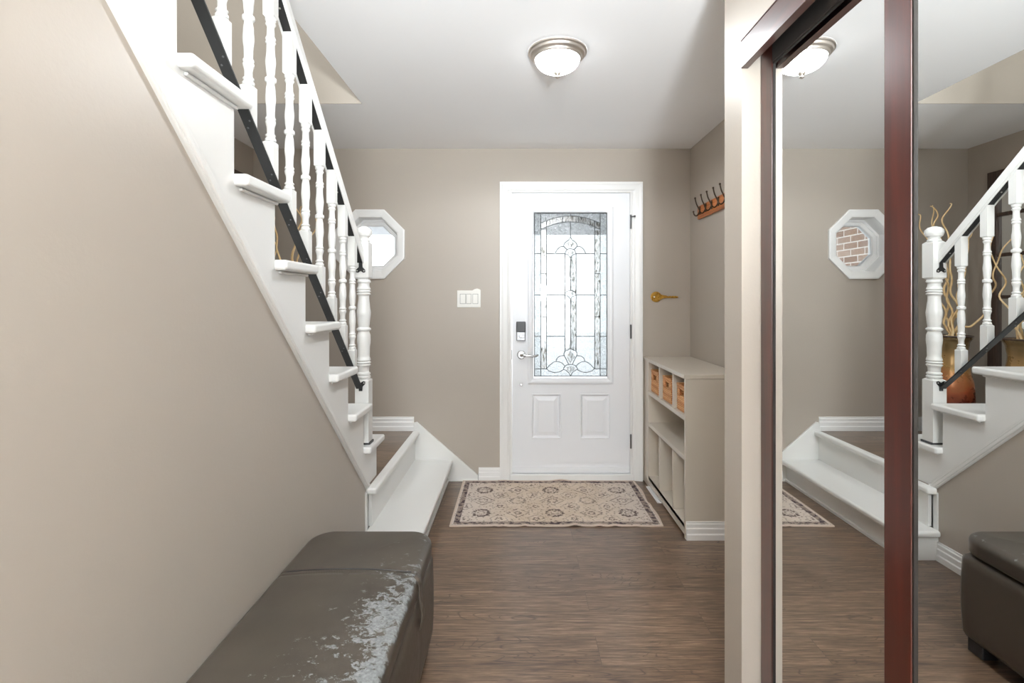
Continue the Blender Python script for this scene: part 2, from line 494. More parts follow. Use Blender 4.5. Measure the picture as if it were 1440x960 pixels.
# back wall with door opening and octagon opening
DX0, DX1 = -.056, .822        # door rough opening
DZ1 = 2.08
OC = (-1.059, 1.694); OA = .195    # octagon centre and apothem of the opening
def octa(r):   # apothem r -> 8 points (x,z)
    k = math.tan(PI/8)*r
    return [(OC[0]+dx, OC[1]+dz) for dx, dz in ((k,r),(r,k),(r,-k),(k,-r),(-k,-r),(-r,-k),(-r,k),(-k,r))]
WT = .19
b = newbm()
def wall_quad(x0,x1,z0,z1): box(b, x0, x1, YB, YB+WT, z0, z1)
ol, orr, ob, ot = OC[0]-OA, OC[0]+OA, OC[1]-OA, OC[1]+OA
wall_quad(XL-.1, ol, -.08, H+.29); wall_quad(orr, DX0, -.08, H+.29); wall_quad(ol, orr, -.08, ob); wall_quad(ol, orr, ot, H+.29)
wall_quad(DX0, DX1, DZ1, H+.29); wall_quad(DX1, XR+.1, -.08, H+.29)
P8 = octa(OA)
for tri in ((P8[0],P8[1],(orr,ot)), (P8[2],P8[3],(orr,ob)), (P8[4],P8[5],(ol,ob)), (P8[6],P8[7],(ol,ot))):
    prism(b, tri, 'y', YB, YB+WT)
struct('wall_back', b, M['wall'], 'beige end wall holding the front door and the octagonal window', 'wall')

b = newbm(); box(b, XL-.1, XL, YREAR, YB+WT, -.08, 4.9)
struct('wall_left', b, M['wall'], 'beige wall on the far side of the stairs', 'wall')
# wall under the stringer
b = newbm()
ytop = 2.50 - (H-.343)/SS
prism(b, [(YREAR,-.0),(2.50,0),(2.50,.343),(ytop,H),(YREAR,H)], 'x', XS-.10, XS)
struct('wall_stairside', b, M['wall'], 'beige wall below the slanting stair stringer behind the bench', 'wall')
b = newbm(); box(b, XR, XR+.1, YC2-.1, YB+WT, -.08, H)
struct('wall_right', b, M['wall'], 'beige nook wall carrying the coat hook rack', 'wall')
b = newbm()
box(b, XC, 1.36, YC, YC2, 0, H)
box(b, XC, 1.36, YREAR, -.02, 0, H)
box(b, XC, XC+.10, -.02, YC, 2.0446, H)
box(b, 1.30, 1.36, -.02, YC, 0, H)
struct('wall_closet', b, M['wall'], 'beige wall end framing the mirrored closet', 'wall')
b = newbm()
box(b, -2.0, -.2, YREAR-.1, YREAR, 0, H); box(b, .55, 1.36, YREAR-.1, YREAR, 0, H); box(b, -.2, .55, YREAR-.1, YREAR, 0, .3); box(b, -.2,.55, YREAR-.1, YREAR, 2.2, H)
struct('wall_rear', b, M['wall'], 'beige wall behind the viewpoint', 'wall')

# baseboards -------------------------------------------------------
BB = [(0,0),(.016,0),(.016,.030),(.0125,.036),(.0125,.062),(.009,.068),(.009,.086),(.006,.092),(.006,.100),(0,.100)]
def baseboard(name, axis, a, e, wall, sgn, z0, label, h=1.0, mat='white'):
    b = newbm(); prism(b, [(wall+sgn*p[0], z0+p[1]*h) for p in BB], axis, a, e)
    return struct(name, b, M[mat], label, 'baseboard')
baseboard('baseboard_landing', 'x', XL, -.745, YB, -1, LAND+.001, 'white moulded baseboard along the back wall above the dark landing')
baseboard('baseboard_back', 'x', -.28, -.128, YB, -1, 0, 'short white baseboard between stair skirt and front door casing', .93)
baseboard('baseboard_left', 'y', 2.50, YREAR, XS, 1, 0, 'white baseboard under the slanting stairs behind the bench', .93)
baseboard('baseboard_stair_far', 'y', YB, 2.70, XL, 1, LAND+.001, 'white baseboard on the landing along the far left wall')

# ------------------------------------------------------------------ front door
dr = structE('door_1', (.383, YB, 0), 'white front door with arched leaded glass and silver lever handle', 'door')
# casing
def casing_prof():
    return [(0,0),(0,-.007),(.009,-.009),(.011,-.012),(.020,-.016),(.046,-.020),(.058,-.024),(.071,-.024),(.071,0)]
b = newbm()
ci = (-.057, .823, 2.068)      # inner edges: left x, right x, top z
prof = casing_prof()
loops = []
for d, t_ in prof:
    loops.append([(ci[0]-d, YB+t_, 0), (ci[0]-d, YB+t_, ci[2]+d), (ci[1]+d, YB+t_, ci[2]+d), (ci[1]+d, YB+t_, 0)])
for A, B in zip(loops, loops[1:]+loops[:1]):
    for i in range(3):
        bvs = [b.verts.new(p) for p in (A[i], A[i+1], B[i+1], B[i])]; b.faces.new(bvs)
bmesh.ops.remove_doubles(b, verts=b.verts, dist=1e-5)
finish('casing', b, M['white'], dr)
# jamb + threshold
b = newbm()
box(b, DX0, -.041, YB-.002, YB+.12, 0, DZ1); box(b, .808, DX1, YB-.002, YB+.12, 0, DZ1); box(b, DX0, DX1, YB-.002, YB+.12, 2.066, DZ1)
finish('jamb', b, M['white'], dr, bevel=.001)
b = newbm(); box(b, DX0, DX1, YB-.022, YB+.14, .001, .047)
finish('threshold', b, M['white'], dr, bevel=.004)
# slab with lite opening and two panel recesses
SX0, SX1, SZ0, SZ1 = -.039, .806, .052, 2.063
YF = YB + .004
def px2x(px): return (px-728)*YB/700
def py2z(py): return CAMZ + (422-py)*YB/700
GX0, GX1, GZ0, GZ1 = px2x(751.7), px2x(853.8), py2z(529.3), py2z(299.2)
MX0, MX1, MZ0, MZ1 = px2x(744.5), px2x(860), py2z(537.5), py2z(292.5)
PL = (px2x(747.5), px2x(789), py2z(616.7), py2z(553.5)); PR = (px2x(816), px2x(858), py2z(616.2), py2z(553.5))
b = newbm()
xs = sorted({SX0, SX1, MX0, MX1, PL[0], PL[1], PR[0], PR[1]}); zs = sorted({SZ0, SZ1, MZ0, MZ1, PL[2], PL[3]})
PRr = (PR[0], PR[1], PL[2], PL[3])
def inside(x, z, r): return r[0] < x < r[1] and r[2] < z < r[3]
for i in range(len(xs)-1):
    for j in range(len(zs)-1):
        cx, cz = (xs[i]+xs[i+1])/2, (zs[j]+zs[j+1])/2
        if inside(cx, cz, (MX0, MX1, MZ0, MZ1)): continue
        if not (inside(cx, cz, PL) or inside(cx, cz, PRr)):
            b.faces.new([b.verts.new(p) for p in ((xs[i],YF,zs[j]),(xs[i+1],YF,zs[j]),(xs[i+1],YF,zs[j+1]),(xs[i],YF,zs[j+1]))])
        b.faces.new([b.verts.new(p) for p in ((xs[i],YF+.044,zs[j]),(xs[i],YF+.044,zs[j+1]),(xs[i+1],YF+.044,zs[j+1]),(xs[i+1],YF+.044,zs[j]))])
def ringloops(b, r, steps, cap=True):
    prev = None
    for off, dy in steps:
        cur = [b.verts.new(p) for p in ((r[0]+off, YF+dy, r[2]+off),(r[1]-off, YF+dy, r[2]+off),(r[1]-off, YF+dy, r[3]-off),(r[0]+off, YF+dy, r[3]-off))]
        if prev:
            for i in range(4): b.faces.new((prev[i], prev[(i+1)%4], cur[(i+1)%4], cur[i]))
        prev = cur
    if cap: b.faces.new(prev)
for r in (PL, PRr):
    ringloops(b, r, [(0,0),(.005,-.004),(.011,.001),(.016,.008),(.022,.009),(.050,.001)])
for (x0,x1,z0,z1) in ((SX0,SX1,SZ0,SZ1),(MX1,MX0,MZ0,MZ1)):
    for q in (((x0,z0),(x1,z0)),((x1,z0),(x1,z1)),((x1,z1),(x0,z1)),((x0,z1),(x0,z0))):
        b.faces.new([b.verts.new(p) for p in ((q[0][0],YF,q[0][1]),(q[1][0],YF,q[1][1]),(q[1][0],YF+.044,q[1][1]),(q[0][0],YF+.044,q[0][1]))])
bmesh.ops.remove_doubles(b, verts=b.verts, dist=1e-5)
slab = finish('door_slab', b, M['door'], dr)
# sweep board along the bottom
b = newbm(); box(b, SX0+.002, SX1-.002, YF-.008, YF, SZ0+.002, SZ0+.043); finish('door_sweep', b, M['door'], slab, bevel=.002)
# lite frame moulding
b = newbm(); 
ringloops(b, (MX0-.014, MX1+.014, MZ0-.014, MZ1+.014), [(0,.001),(.001,-.005),(.006,-.009),(.015,-.012),(.024,-.011),(.040,-.004),(.0445,.002),(.0445,.020)], cap=False)
finish('glass_frame', b, M['door'], slab, smooth=False)
# glass and leading
GY = YF + .016
def gx(u): return px2x(680+u/6)
def gz_a(v): return py2z(240+v/6)
def gz_b(v): return py2z(400+v/6)
b = newbm(); box(b, GX0-.004, GX1+.004, GY, GY+.006, GZ0-.004, GZ1+.004)
glass = finish('glass_pane', b, M['glass_tex'], slab)
def strip(pts2, mat, name='bevelled_strip'):
    b = newbm(); prism(b, pts2, 'y', GY-.004, GY-.0005); finish(name, b, mat, glass)
for u0, u1 in ((484,532),(940,987)):
    for (v0, v1) in ((gz_a(500), gz_a(866)), (gz_a(866), gz_b(272)), (gz_b(272), gz_b(713))):
        strip([(gx(u0),v0),(gx(u1),v0),(gx(u1),v1),(gx(u0),v1)], M['glass_bevel'])
for u0, u1 in ((688,735),(735,783)):
    for v0, v1 in ((gz_a(725), gz_b(75)), (gz_b(120), gz_b(552))):
        strip([(gx(u0),v0),(gx(u1),v0),(gx(u1),v1),(gx(u0),v1)], M['glass_bevel'])
def arch(u, top, side):   # parabola-like arc
    return top + (side-top)*((u-735.5)/251.5)**2
for u0, u1 in ((484,532),(532,668),(668,803),(803,940),(940,987)):
    us = [u0+(u1-u0)*k/8 for k in range(9)]
    strip([(gx(u), gz_a(arch(u,428,492))) for u in us] + [(gx(u), gz_a(arch(u,378,440))) for u in reversed(us)], M['glass_bevel'])
for u0, u1 in ((430,484),(987,1043)):
    strip([(gx(u0),GZ0),(gx(u1),GZ0),(gx(u1),GZ1),(gx(u0),GZ1)], M['glass_plain'], 'border_pane')
lead = newbm()
def lline(pts, r=.0027): tube(lead, [(x, GY-.005, z) for x, z in pts], r, 6)
A_, B_ = gz_a, gz_b
for u in (484, 987): lline([(gx(u), GZ0), (gx(u), GZ1)])
for u in (532, 940): lline([(gx(u), B_(713)), (gx(u), A_(arch(u,378,440)))])
for u in (688, 783): lline([(gx(u), A_(697)), (gx(u), B_(560))])
lline([(gx(735.5), A_(738)), (gx(735.5), B_(50))]); lline([(gx(735.5), B_(128)), (gx(735.5), B_(537))])
lline([(gx(735.5), A_(355)), (gx(735.5), A_(378))]); lline([(gx(735.5), A_(430)), (gx(735.5), A_(560))])
for v in (A_(697), B_(88), B_(438)):
    for u0, u1 in ((430,484),(532,688),(783,940),(987,1043)): lline([(gx(u0), v), (gx(u1), v)])
for u0, u1 in ((430,532),(940,1043)): lline([(gx(u0), B_(713)), (gx(u1), B_(713))])
for v in (A_(866), B_(272)):
    for u0, u1 in ((484,532),(940,987)): lline([(gx(u0), v), (gx(u1), v)])
for top, side in ((378,440),(428,492)):
    lline([(gx(u), A_(arch(u,top,side))) for u in [484+503*k/24 for k in range(25)]])
for u in (532, 668, 803, 940): lline([(gx(u), A_(arch(u,378,440))), (gx(u), A_(arch(u,428,492)))])
def bez(pts, F, n=10, mirror=True):
    """Catmull-Rom through given (u,v) points, drawn also mirrored"""
    P = [pts[0]] + pts + [pts[-1]]; out = []
    for i in range(1, len(P)-2):
        for k in range(n):
            t = k/n; q = []
            for c in (0, 1):
                p0, p1, p2, p3 = P[i-1][c], P[i][c], P[i+1][c], P[i+2][c]
                q.append(.5*((2*p1)+(-p0+p2)*t+(2*p0-5*p1+4*p2-p3)*t*t+(-p0+3*p1-3*p2+p3)*t**3))
            out.append(q)
    out.append(pts[-1])
    lline([(gx(u), F(v)) for u, v in out])
    if mirror: lline([(gx(1471-u), F(v)) for u, v in out])
bez([(735.5,560),(718,583),(692,602),(680,627),(690,650),(708,664)], A_)
bez([(690,697),(697,676),(713,660),(735.5,655)], A_)
bez([(690,699),(715,708),(728,722),(735.5,738)], A_)
bez([(607,695),(622,664),(650,640),(678,638),(705,662)], A_)
bez([(688,86),(695,68),(712,54),(735.5,49)], B_); bez([(688,88),(712,98),(728,112),(735.5,128)], B_)
bez([(735.5,537),(715,552),(690,563),(680,588),(690,615),(706,645),(720,673),(735.5,675)], B_)
bez([(612,652),(622,625),(645,606),(682,601)], B_)
bez([(532,713),(562,680),(600,654),(640,654),(672,672),(688,692)], B_)
bez([(532,713),(562,734),(600,743),(645,737),(678,718)], B_)
bez([(735.5,675),(705,680),(688,694),(676,715),(700,728),(722,748),(735.5,774)], B_)
b2 = [(GX0,GZ0),(GX1,GZ0),(GX1,GZ1),(GX0,GZ1),(GX0,GZ0)]
for p, q in zip(b2, b2[1:]): lline([p, q], .0032)
finish('leading', lead, M['lead'], glass, smooth=True)
# diamond facets in the jewels
for (u, v, F, du, dv) in ((735.5,612,A_,36,38),(735.5,688,A_,34,26),(735.5,80,B_,34,24),(735.5,610,B_,40,55),(735.5,712,B_,46,34)):
    strip([(gx(u-du),F(v)),(gx(u),F(v+dv)),(gx(u+du),F(v)),(gx(u),F(v-dv))], M['glass_bevel'], 'jewel')
# hinges
for py in (312, 466, 620):
    b = newbm(); z = py2z(py)
    tube(b, [(.811, YB-.008, z-.05), (.811, YB-.008, z+.05)], .0065, 10); box(b, .806, .818, YB-.006, YB-.001, z-.048, z+.048)
    if py == 312: tube(b, [(.811,YB-.012,z+.036),(.832,YB-.034,z+.036)], .004, 8); ball(b, (.834,YB-.035,z+.036), .007)
    finish('hinge', b, M['hinge'], dr, smooth=False)
b = newbm(); box(b, -.0435, -.040, YB-.004, YB+.003, py2z(505), py2z(492)); finish('strike_plate', b, M['hinge'], dr)
# electronic deadbolt, lever, peg
x0, x1 = px2x(726.2), px2x(738.9)
b = newbm(); box(b, x0, x1, YF-.026, YF, py2z(479), py2z(452.3)); dl = finish('deadbolt_housing', b, M['lockgrey'], slab, bevel=.006, seg=3)
b = newbm(); box(b, x0-.001, x1+.001, YF-.031, YF-.003, py2z(466.8), py2z(452)); finish('battery_cover', b, M['lockblack'], dl, bevel=.005, seg=3)
b = newbm(); xc = (x0+x1)/2; z = py2z(472.5)
tube(b, [(xc,YF-.024,z),(xc,YF-.036,z)], .010, 16); box(b, xc-.007, xc+.021, YF-.045, YF-.035, z-.006, z+.006)
finish('thumb_turn', b, M['chrome'], dl, bevel=.002)
xc, z = px2x(733.2), py2z(498.7)
b = newbm(); tube(b, [(xc,YF,z),(xc,YF-.010,z),(xc,YF-.014,z)], .033, 24, .026)
rose = finish('handle_rose', b, M['chrome'], slab, bevel=.003)
b = newbm(); tube(b, [(xc,YF-.012,z),(xc,YF-.05,z)], .011, 14)
tube(b, [(xc-.006,YF-.05,z),(xc+.02,YF-.055,z+.002),(xc+.05,YF-.056,z-.001),(xc+.085,YF-.054,z-.005),(xc+.108,YF-.050,z-.002),(xc+.118,YF-.046,z+.004)], .0115, 12, .007)
finish('lever', b, M['chrome'], rose, smooth=True)
b = newbm(); xc, z = px2x(732.8), py2z(540.3); tube(b, [(xc,YF,z),(xc,YF-.012,z)], .013, 16, .010); finish('security_bolt', b, M['chrome'], slab, bevel=.002)

# ------------------------------------------------------------------ octagon window
wn = structE('window_1', (OC[0], YB, OC[1]-.25), 'octagonal window in broad white casing beside the stairs', 'window')
def octring(b, steps):
    prev = None; first = None
    for r, dy in steps:
        cur = [b.verts.new((x, YB+dy, z)) for x, z in octa(r)]
        if prev:
            for i in range(8): b.faces.new((prev[i], prev[(i+1)%8], cur[(i+1)%8], cur[i]))
        prev = cur
b = newbm(); octring(b, [(.248,0),(.248,-.018),(.240,-.020),(.205,-.014),(.194,-.010),(.192,.0),(.192,.105),(.20,.105)])
finish('casing', b, M['white'], wn)
b = newbm(); octring(b, [(.192,.10),(.178,.10),(.174,.108),(.152,.108),(.146,.116),(.146,.15),(.192,.15),(.192,.10)])
sash = finish('sash', b, M['vinyl'], wn)
b = newbm(); pr = octa(.150)
prism(b, pr, 'y', YB+.125, YB+.130); finish('pane', b, M['glass_clear'], sash)

# ------------------------------------------------------------------ outside
b = newbm(); box(b, -9, 9, YB+WT+.01, 22, -.25, -.12)
struct('floor_porch', b, M['snow'], 'pale bright ground outside the front door', 'ground')
b = newbm(); box(b, -4.5, 4.5, YB+WT, 8.6, 2.42, 2.55)
struct('ceiling_porch', b, M['soffit'], 'grey porch soffit seen through the windows', 'soffit')
b = newbm(); box(b, -2.75, -2.4, YB+WT+.01, 6.7, -.15, 2.415)
struct('wall_outside', b, M['brick'], 'brown brick wall outside the octagonal window', 'wall')

# ------------------------------------------------------------------ staircase
st = thing('staircase', (-1.3, 2.7, 0), 'white painted staircase rising toward the viewer on the left with a dark wood landing', 'staircase')
# stringer sawtooth
pts = [(2.50, zstr(2.50))]
pts += [(2.676, LAND-.02)]
for k in range(8, -1, -1):
    pts.append((yk(k)+RUN, zk(k)-.002)); pts.append((yk(k), zk(k)-.002))
pts.append((yk(0), H-.003)); pts.append((2.50-(H-.003-.343)/SS, H-.003))
pts2 = [pts[0]] + [(2.52, LAND-.02)] + pts[1:]
b = newbm(); prism(b, pts2, 'x', XS-.032, XS+.001)
finish('stringer', b, M['stairwhite'], st)
# mitred trim along the lower stringer edge
b = newbm()
def trimseg(b, x0, x1, d0, d1):
    ya, yb_ = 2.512, .45
    q = [(ya, zstr(ya)+d0), (ya, zstr(ya)+d1), (yb_, zstr(yb_)+d1), (yb_, zstr(yb_)+d0)]
    prism(b, q, 'x', x0, x1)
trimseg(b, XS-.004, XS+.012, -.004, .044); trimseg(b, XS-.004, XS+.018, .004, .022)
trimseg(b, XS-.004, XS+.015, .022, .034)
finish('stringer_moulding', b, M['stairwhite'], st, bevel=.003)
b = newbm(); box(b, XS-.01, XS+.030, 2.495, 2.53, .328, .352); box(b, XS-.004, XS+.014, 2.500, 2.522, .352, .366)
finish('moulding_end_cap', b, M['vinyl'], st, bevel=.002)
b = newbm(); box(b, XS-.102, XS+.008, 2.4995, 2.512, 0, .345); box(b, XS-.002, XS+.008, 2.478, 2.512, 0, .335)
finish('corner_trim', b, M['stairwhite'], st, bevel=.002)
# treads and risers
for k in range(8, -2, -1):
    xr = XS+.038 if zk(k) < 2.3 else -.87
    b = newbm()
    th = .033
    y0, y1 = yk(k), yk(k)+RUN+.033
    # nose on far edge and return on the open side, profile rounded by bevel
    v = box(b, XL+.001, xr, y0-.001, y1, zk(k)-th, zk(k))
    tr = finish('tread', b, M['stairwhite'], st, bevel=.010, seg=4)
    b = newbm(); box(b, XL+.001, XS-.034, y0+RUN-.016, y0+RUN, zk(k)-RISE+.001, zk(k)-th-.001)
    finish('riser', b, M['stairwhite'], st)
    if zk(k) < 2.3:
        b = newbm(); box(b, XS, XS+.010, y0+.022, y0+RUN+.008, zk(k)-th-.010, zk(k)-th-.001); finish('cove_moulding', b, M['stairwhite'], st, bevel=.004, seg=3)
# last riser end below the bottom tread
b = newbm(); box(b, XS-.034, XS+.0005, 2.660, 2.6765, LAND, zk(8)-.034); finish('riser', b, M['stairwhite'], st)
# landing
b = newbm(); box(b, XL+.001, -.748, 2.50, YB-.001, LAND-.03, LAND)
finish('landing_floor', b, M['floor'], st)
b = newbm(); box(b, -.752, -.700, 2.470, YB-.0165, LAND-.030, LAND+.003)
finish('landing_nosing', b, M['stairwhite'], st, bevel=.011, seg=4)
b = newbm(); box(b, -.756, -.735, 2.512, YB-.001, ST1, LAND-.028); finish('landing_riser', b, M['stairwhite'], st)
b = newbm(); box(b, -.751, -.462, 2.448, YB-.0165, ST1-.032, ST1)
finish('bottom_step_tread', b, M['stairwhite'], st, bevel=.012, seg=4)
b = newbm(); box(b, -.751, -.505, 2.474, YB-.001, 0, ST1-.030)
box(b, -.506, -.492, 2.468, YB-.002, 0, .018)
finish('bottom_step_base', b, M['stairwhite'], st, bevel=.002)
# skirt board on back wall
b = newbm()
prism(b, [(-.745, LAND+.06),(-.722,LAND+.066),(-.30,.055),(-.28,.03),(-.28,0),(-.745,0)], 'y', YB-.016, YB-.0005)
box(b, -.50, -.285, YB-.024, YB-.0005, 0, .014)
finish('skirt_board', b, M['stairwhite'], st, bevel=.002)
b = newbm(); box(b, -.2835, -.2805, YB-.02, YB-.001, 0, .05); finish('skirt_joint', b, M['lockgrey'], st)

# ------------------------------------------------------------------ railing
SR = .94
XB = -.793
def zu(y): return 1.599 + SR*(2.370-y)      # underside of the upper flat bar
def zb(y): return .862 + SR*(2.487-y)      # top of the lower flat bar
rl = thing('stair_railing', (XB, 2.53, .575), 'white turned stair railing with black metal bars top and bottom and ball-topped newel', 'railing')
BY = [2.388 - .1317*k for k in range(0, 14)]
prof = [(0,.0165),(.015,.0165),(.03,.0125),(.045,.0160),(.06,.0112),(.10,.0112),(.155,.0160),(.167,.0135),(.18,.0160),(.20,.0125),(.26,.0130),(.34,.0160),(.42,.0145),(.475,.0115),(.487,.0170),(.50,.0175),(.513,.0170),(.525,.0115),(.58,.0140),(.65,.0160),(.73,.0130),(.79,.0125),(.805,.0160),(.82,.0135),(.835,.0160),(.86,.0120),(.93,.0112),(.955,.0160),(.97,.0125),(.985,.0165),(1,.0165)]
def sqblock(b, cx, cy, w, z0, z1, cut0=None, ch=.006, chb=True, cht=True, cut1=None):
    """square block with chamfered ends; cut0/cut1 = sloping bottom/top (function of y)"""
    h = w/2
    rings = []
    def R(hh, f): return [b.verts.new((cx+sx*hh, cy+sy*hh, f(cy+sy*hh))) for sx, sy in ((-1,-1),(1,-1),(1,1),(-1,1))]
    if cut0: rings.append(R(h, cut0))
    else:
        if chb: rings.append(R(h*.62, lambda y: z0))
        rings.append(R(h, lambda y: z0+ch if chb else z0))
    if cut1: rings.append(R(h, cut1))
    else:
        rings.append(R(h, lambda y: z1-ch if cht else z1))
        if cht: rings.append(R(h*.62, lambda y: z1))
    b.faces.new(rings[0][::-1]); b.faces.new(rings[-1])
    for A, B in zip(rings, rings[1:]):
        for i in range(4): b.faces.new((A[i], A[(i+1)%4], B[(i+1)%4], B[i]))
for y in BY:
    zu_ = zu(y); b = newbm()
    if zb(y) > H-.1: break
    zt = zu_-.130; z0 = zu_-.522
    sqblock(b, XB, y, .034, zb(y)-.02, z0, cut0=lambda yy: zb(yy))
    lathe(b, [(z0+(zt-z0)*t-.001 if t == 0 else z0+(zt-z0)*t+(.001 if t == 1 else 0), r) for t, r in smooth_prof(prof, 3)], XB, y, 20)
    if zt < H-.02:
        top = min(zu_, H-.002)
        if top >= zu_: sqblock(b, XB, y, .034, zt, zu_, cut1=lambda yy: zu(yy))
        else: sqblock(b, XB, y, .034, zt, top, cht=False)
    else:
        bmesh.ops.bisect_plane(b, geom=b.verts[:]+b.edges[:]+b.faces[:], plane_co=(0,0,H-.004), plane_no=(0,0,1), clear_outer=True)
    o = finish('baluster', b, M['stairwhite'], rl); smooth_auto(o, 32)
# bars and handrail as sheared prisms
def slopebar(b, x0, x1, f0, f1, ya, yb2):
    prism(b, [(ya, f0(ya)), (yb2, f0(yb2)), (yb2, f1(yb2)), (ya, f1(ya))], 'x', x0, x1)
yt = 2.370 - (H-.07-1.599)/SR
b = newbm(); slopebar(b, XB-.014, XB+.014, lambda y: zu(y)+.0, lambda y: zu(y)+.006, 2.497, yt); ub = finish('upper_bar', b, M['black'], rl); ub['label'] = 'black flat bar under the handrail'
b = newbm(); slopebar(b, XB-.023, XB+.023, lambda y: zu(y)+.0061, lambda y: zu(y)+.056, 2.500, yt)
slopebar(b, XB-.023, XB-.0145, lambda y: zu(y)-.004, lambda y: zu(y)+.0065, 2.499, yt); slopebar(b, XB+.0145, XB+.023, lambda y: zu(y)-.004, lambda y: zu(y)+.0065, 2.499, yt)
hr = finish('handrail', b, M['stairwhite'], rl, bevel=.005, seg=3)
ybt = 2.487 - (H-.02-.862)/SR
b = newbm(); slopebar(b, XB-.016, XB+.016, lambda y: zb(y)-.008, lambda y: zb(y), 2.492, ybt); lb = finish('lower_bar', b, M['black'], rl, bevel=.001); lb['label'] = 'black flat bar under the balusters'
nrm = Vector((0, -SR, -1)).normalized()
for y in BY[:11]:
    for dx, dy in ((-.006,.010),(.007,-.006)):
        b = newbm(); p = Vector((XB+dx, y+dy, zb(y+dy)-.008)); tube(b, [p, p+nrm*.0015], .0028, 8)
        finish('screw', b, M['hinge'], lb)
for y in (2.45, 2.19, 1.66):
    b = newbm(); p = Vector((XB, y, zu(y))); tube(b, [p, p+nrm*.002], .0032, 8)
    finish('screw', b, M['screw'], ub)
# end brackets on the newel near face (y = 2.496)
yn0 = 2.530-.034
def wing_bracket(zc, flip):
    b = newbm(); s = -1 if flip else 1
    outl = [(1.25*a, 1.25*c) for a, c in [(-.007,.024),(.007,.024),(.008,.006),(.018,-.004),(.019,-.014),(.010,-.016),(.0,-.009),(-.010,-.016),(-.019,-.014),(-.018,-.004),(-.008,.006)]]
    prism(b, [(XB+.006+x, zc+s*z) for x, z in outl], 'y', yn0-.004, yn0-.0002)
    o = finish('rail_bracket', b, M['black'], rl, bevel=.001)
    for dx in (-.017, .017):
        b = newbm(); ball(b, (XB+.006+dx, yn0-.0045, zc-s*.0105), .0035, sy=.5); finish('screw', b, M['screw'], o)
wing_bracket(1.451, False); wing_bracket(.868, True)
# newel
XN, YN, wN = -.782, 2.530, .068
b = newbm()
sqblock(b, XN, YN, wN, .578, .898, chb=False, ch=.010)
npf = [(.896,.030),(.904,.034),(.909,.034),(.913,.028),(.918,.033),(.924,.033),(.930,.026),(.950,.027),(.966,.035),(.972,.029),(.978,.036),(.984,.030),(.990,.034),(1.01,.029),(1.05,.030),(1.09,.034),(1.115,.033),(1.135,.027),(1.143,.0355),(1.149,.0355),(1.156,.027),(1.19,.031),(1.23,.035),(1.26,.031),(1.300,.027),(1.315,.027),(1.325,.035),(1.331,.029),(1.337,.036),(1.343,.030),(1.350,.034),(1.365,.028),(1.378,.028),(1.384,.034),(1.390,.034),(1.398,.030)]
lathe(b, smooth_prof(npf, 3), XN, YN, 28)
sqblock(b, XN, YN, wN, 1.396, 1.594, ch=.012)
lathe(b, smooth_prof([(1.592,.030),(1.599,.030),(1.604,.025),(1.612,.027),(1.620,.036),(1.634,.0405),(1.648,.0395),(1.660,.030),(1.667,.012),(1.669,0)], 4), XN, YN, 28)
o = finish('newel_post', b, M['stairwhite'], rl); smooth_auto(o, 32)
b = newbm(); box(b, XN-.030, XN+.040, YN-.030, YN+.036, .5675, .5785); finish('newel_shim', b, M['lockblack'], rl)  # dark plate stands in for the shadow gap under the newel

# ------------------------------------------------------------------ ceiling light
LX, LY = .174, 2.18
cl = thing('ceiling_light', (LX, LY, H), 'flush ceiling light with brushed nickel rim and glowing white glass bowl', 'ceiling light')
b = newbm(); lathe(b, smooth_prof([(H-.001,.128),(H-.008,.128),(H-.012,.121),(H-.020,.119),(H-.027,.107),(H-.034,.104),(H-.037,.100)], 3)[::-1], LX, LY, 48, cap=False)
smooth_auto(finish('rim', b, M['nickel'], cl), 50)
b = newbm(); lathe(b, [(H-.030-.062*math.sin(a), .0995*math.cos(a)) for a in [PI/2*(1-k/12) for k in range(13)]], LX, LY, 40, cap=False)
finish('glass_bowl', b, M['lampglass'], cl, smooth=True)
b = newbm(); lathe(b, smooth_prof([(H-.120,0),(H-.118,.005),(H-.111,.011),(H-.104,.006),(H-.100,.013),(H-.091,.016)], 3), LX, LY, 16)
finish('finial', b, M['nickel'], cl, smooth=True)

# ------------------------------------------------------------------ light switch
b = newbm()
x0, x1, z0, z1 = px2x(643), px2x(676), py2z(432), py2z(408.2)
prism(b, [(x0,z0),(x1,z0),(x1,z1+.003),(x1-.012,z1+.010),(x1-.026,z1+.014),(x1-.044,z1+.009),(x1-.060,z1),(x0,z1)], 'y', YB-.007, YB-.0003)
sw = finish('switch_plate', b, M['plastic'], None, bevel=.002); tag(sw, 'white three-gang wall switch plate left of the front door', 'light switch')
for i, (u0, u1) in enumerate(((300,470),(510,655),(725,885))):
    xa, xb = px2x(635+u0/24), px2x(635+u1/24)
    zz0, zz1 = py2z(426.5), py2z(413.6); b = newbm(); box(b, xa-.003, xb+.003, YB-.0074, YB-.0068, zz0-.003, zz1+.003); finish('rocker_surround', b, M['switchgrey'], sw)  # grey sheet imitates the shaded gap around each rocker
    b = newbm()
    prism(b, [(YB-.007,zz0),(YB-.013 if i else YB-.008,zz0),(YB-.009,(zz0+zz1)/2),(YB-.0085,zz1),(YB-.007,zz1)], 'x', xa, xb)
    finish('rocker', b, M['plastic'], sw, bevel=.0008)

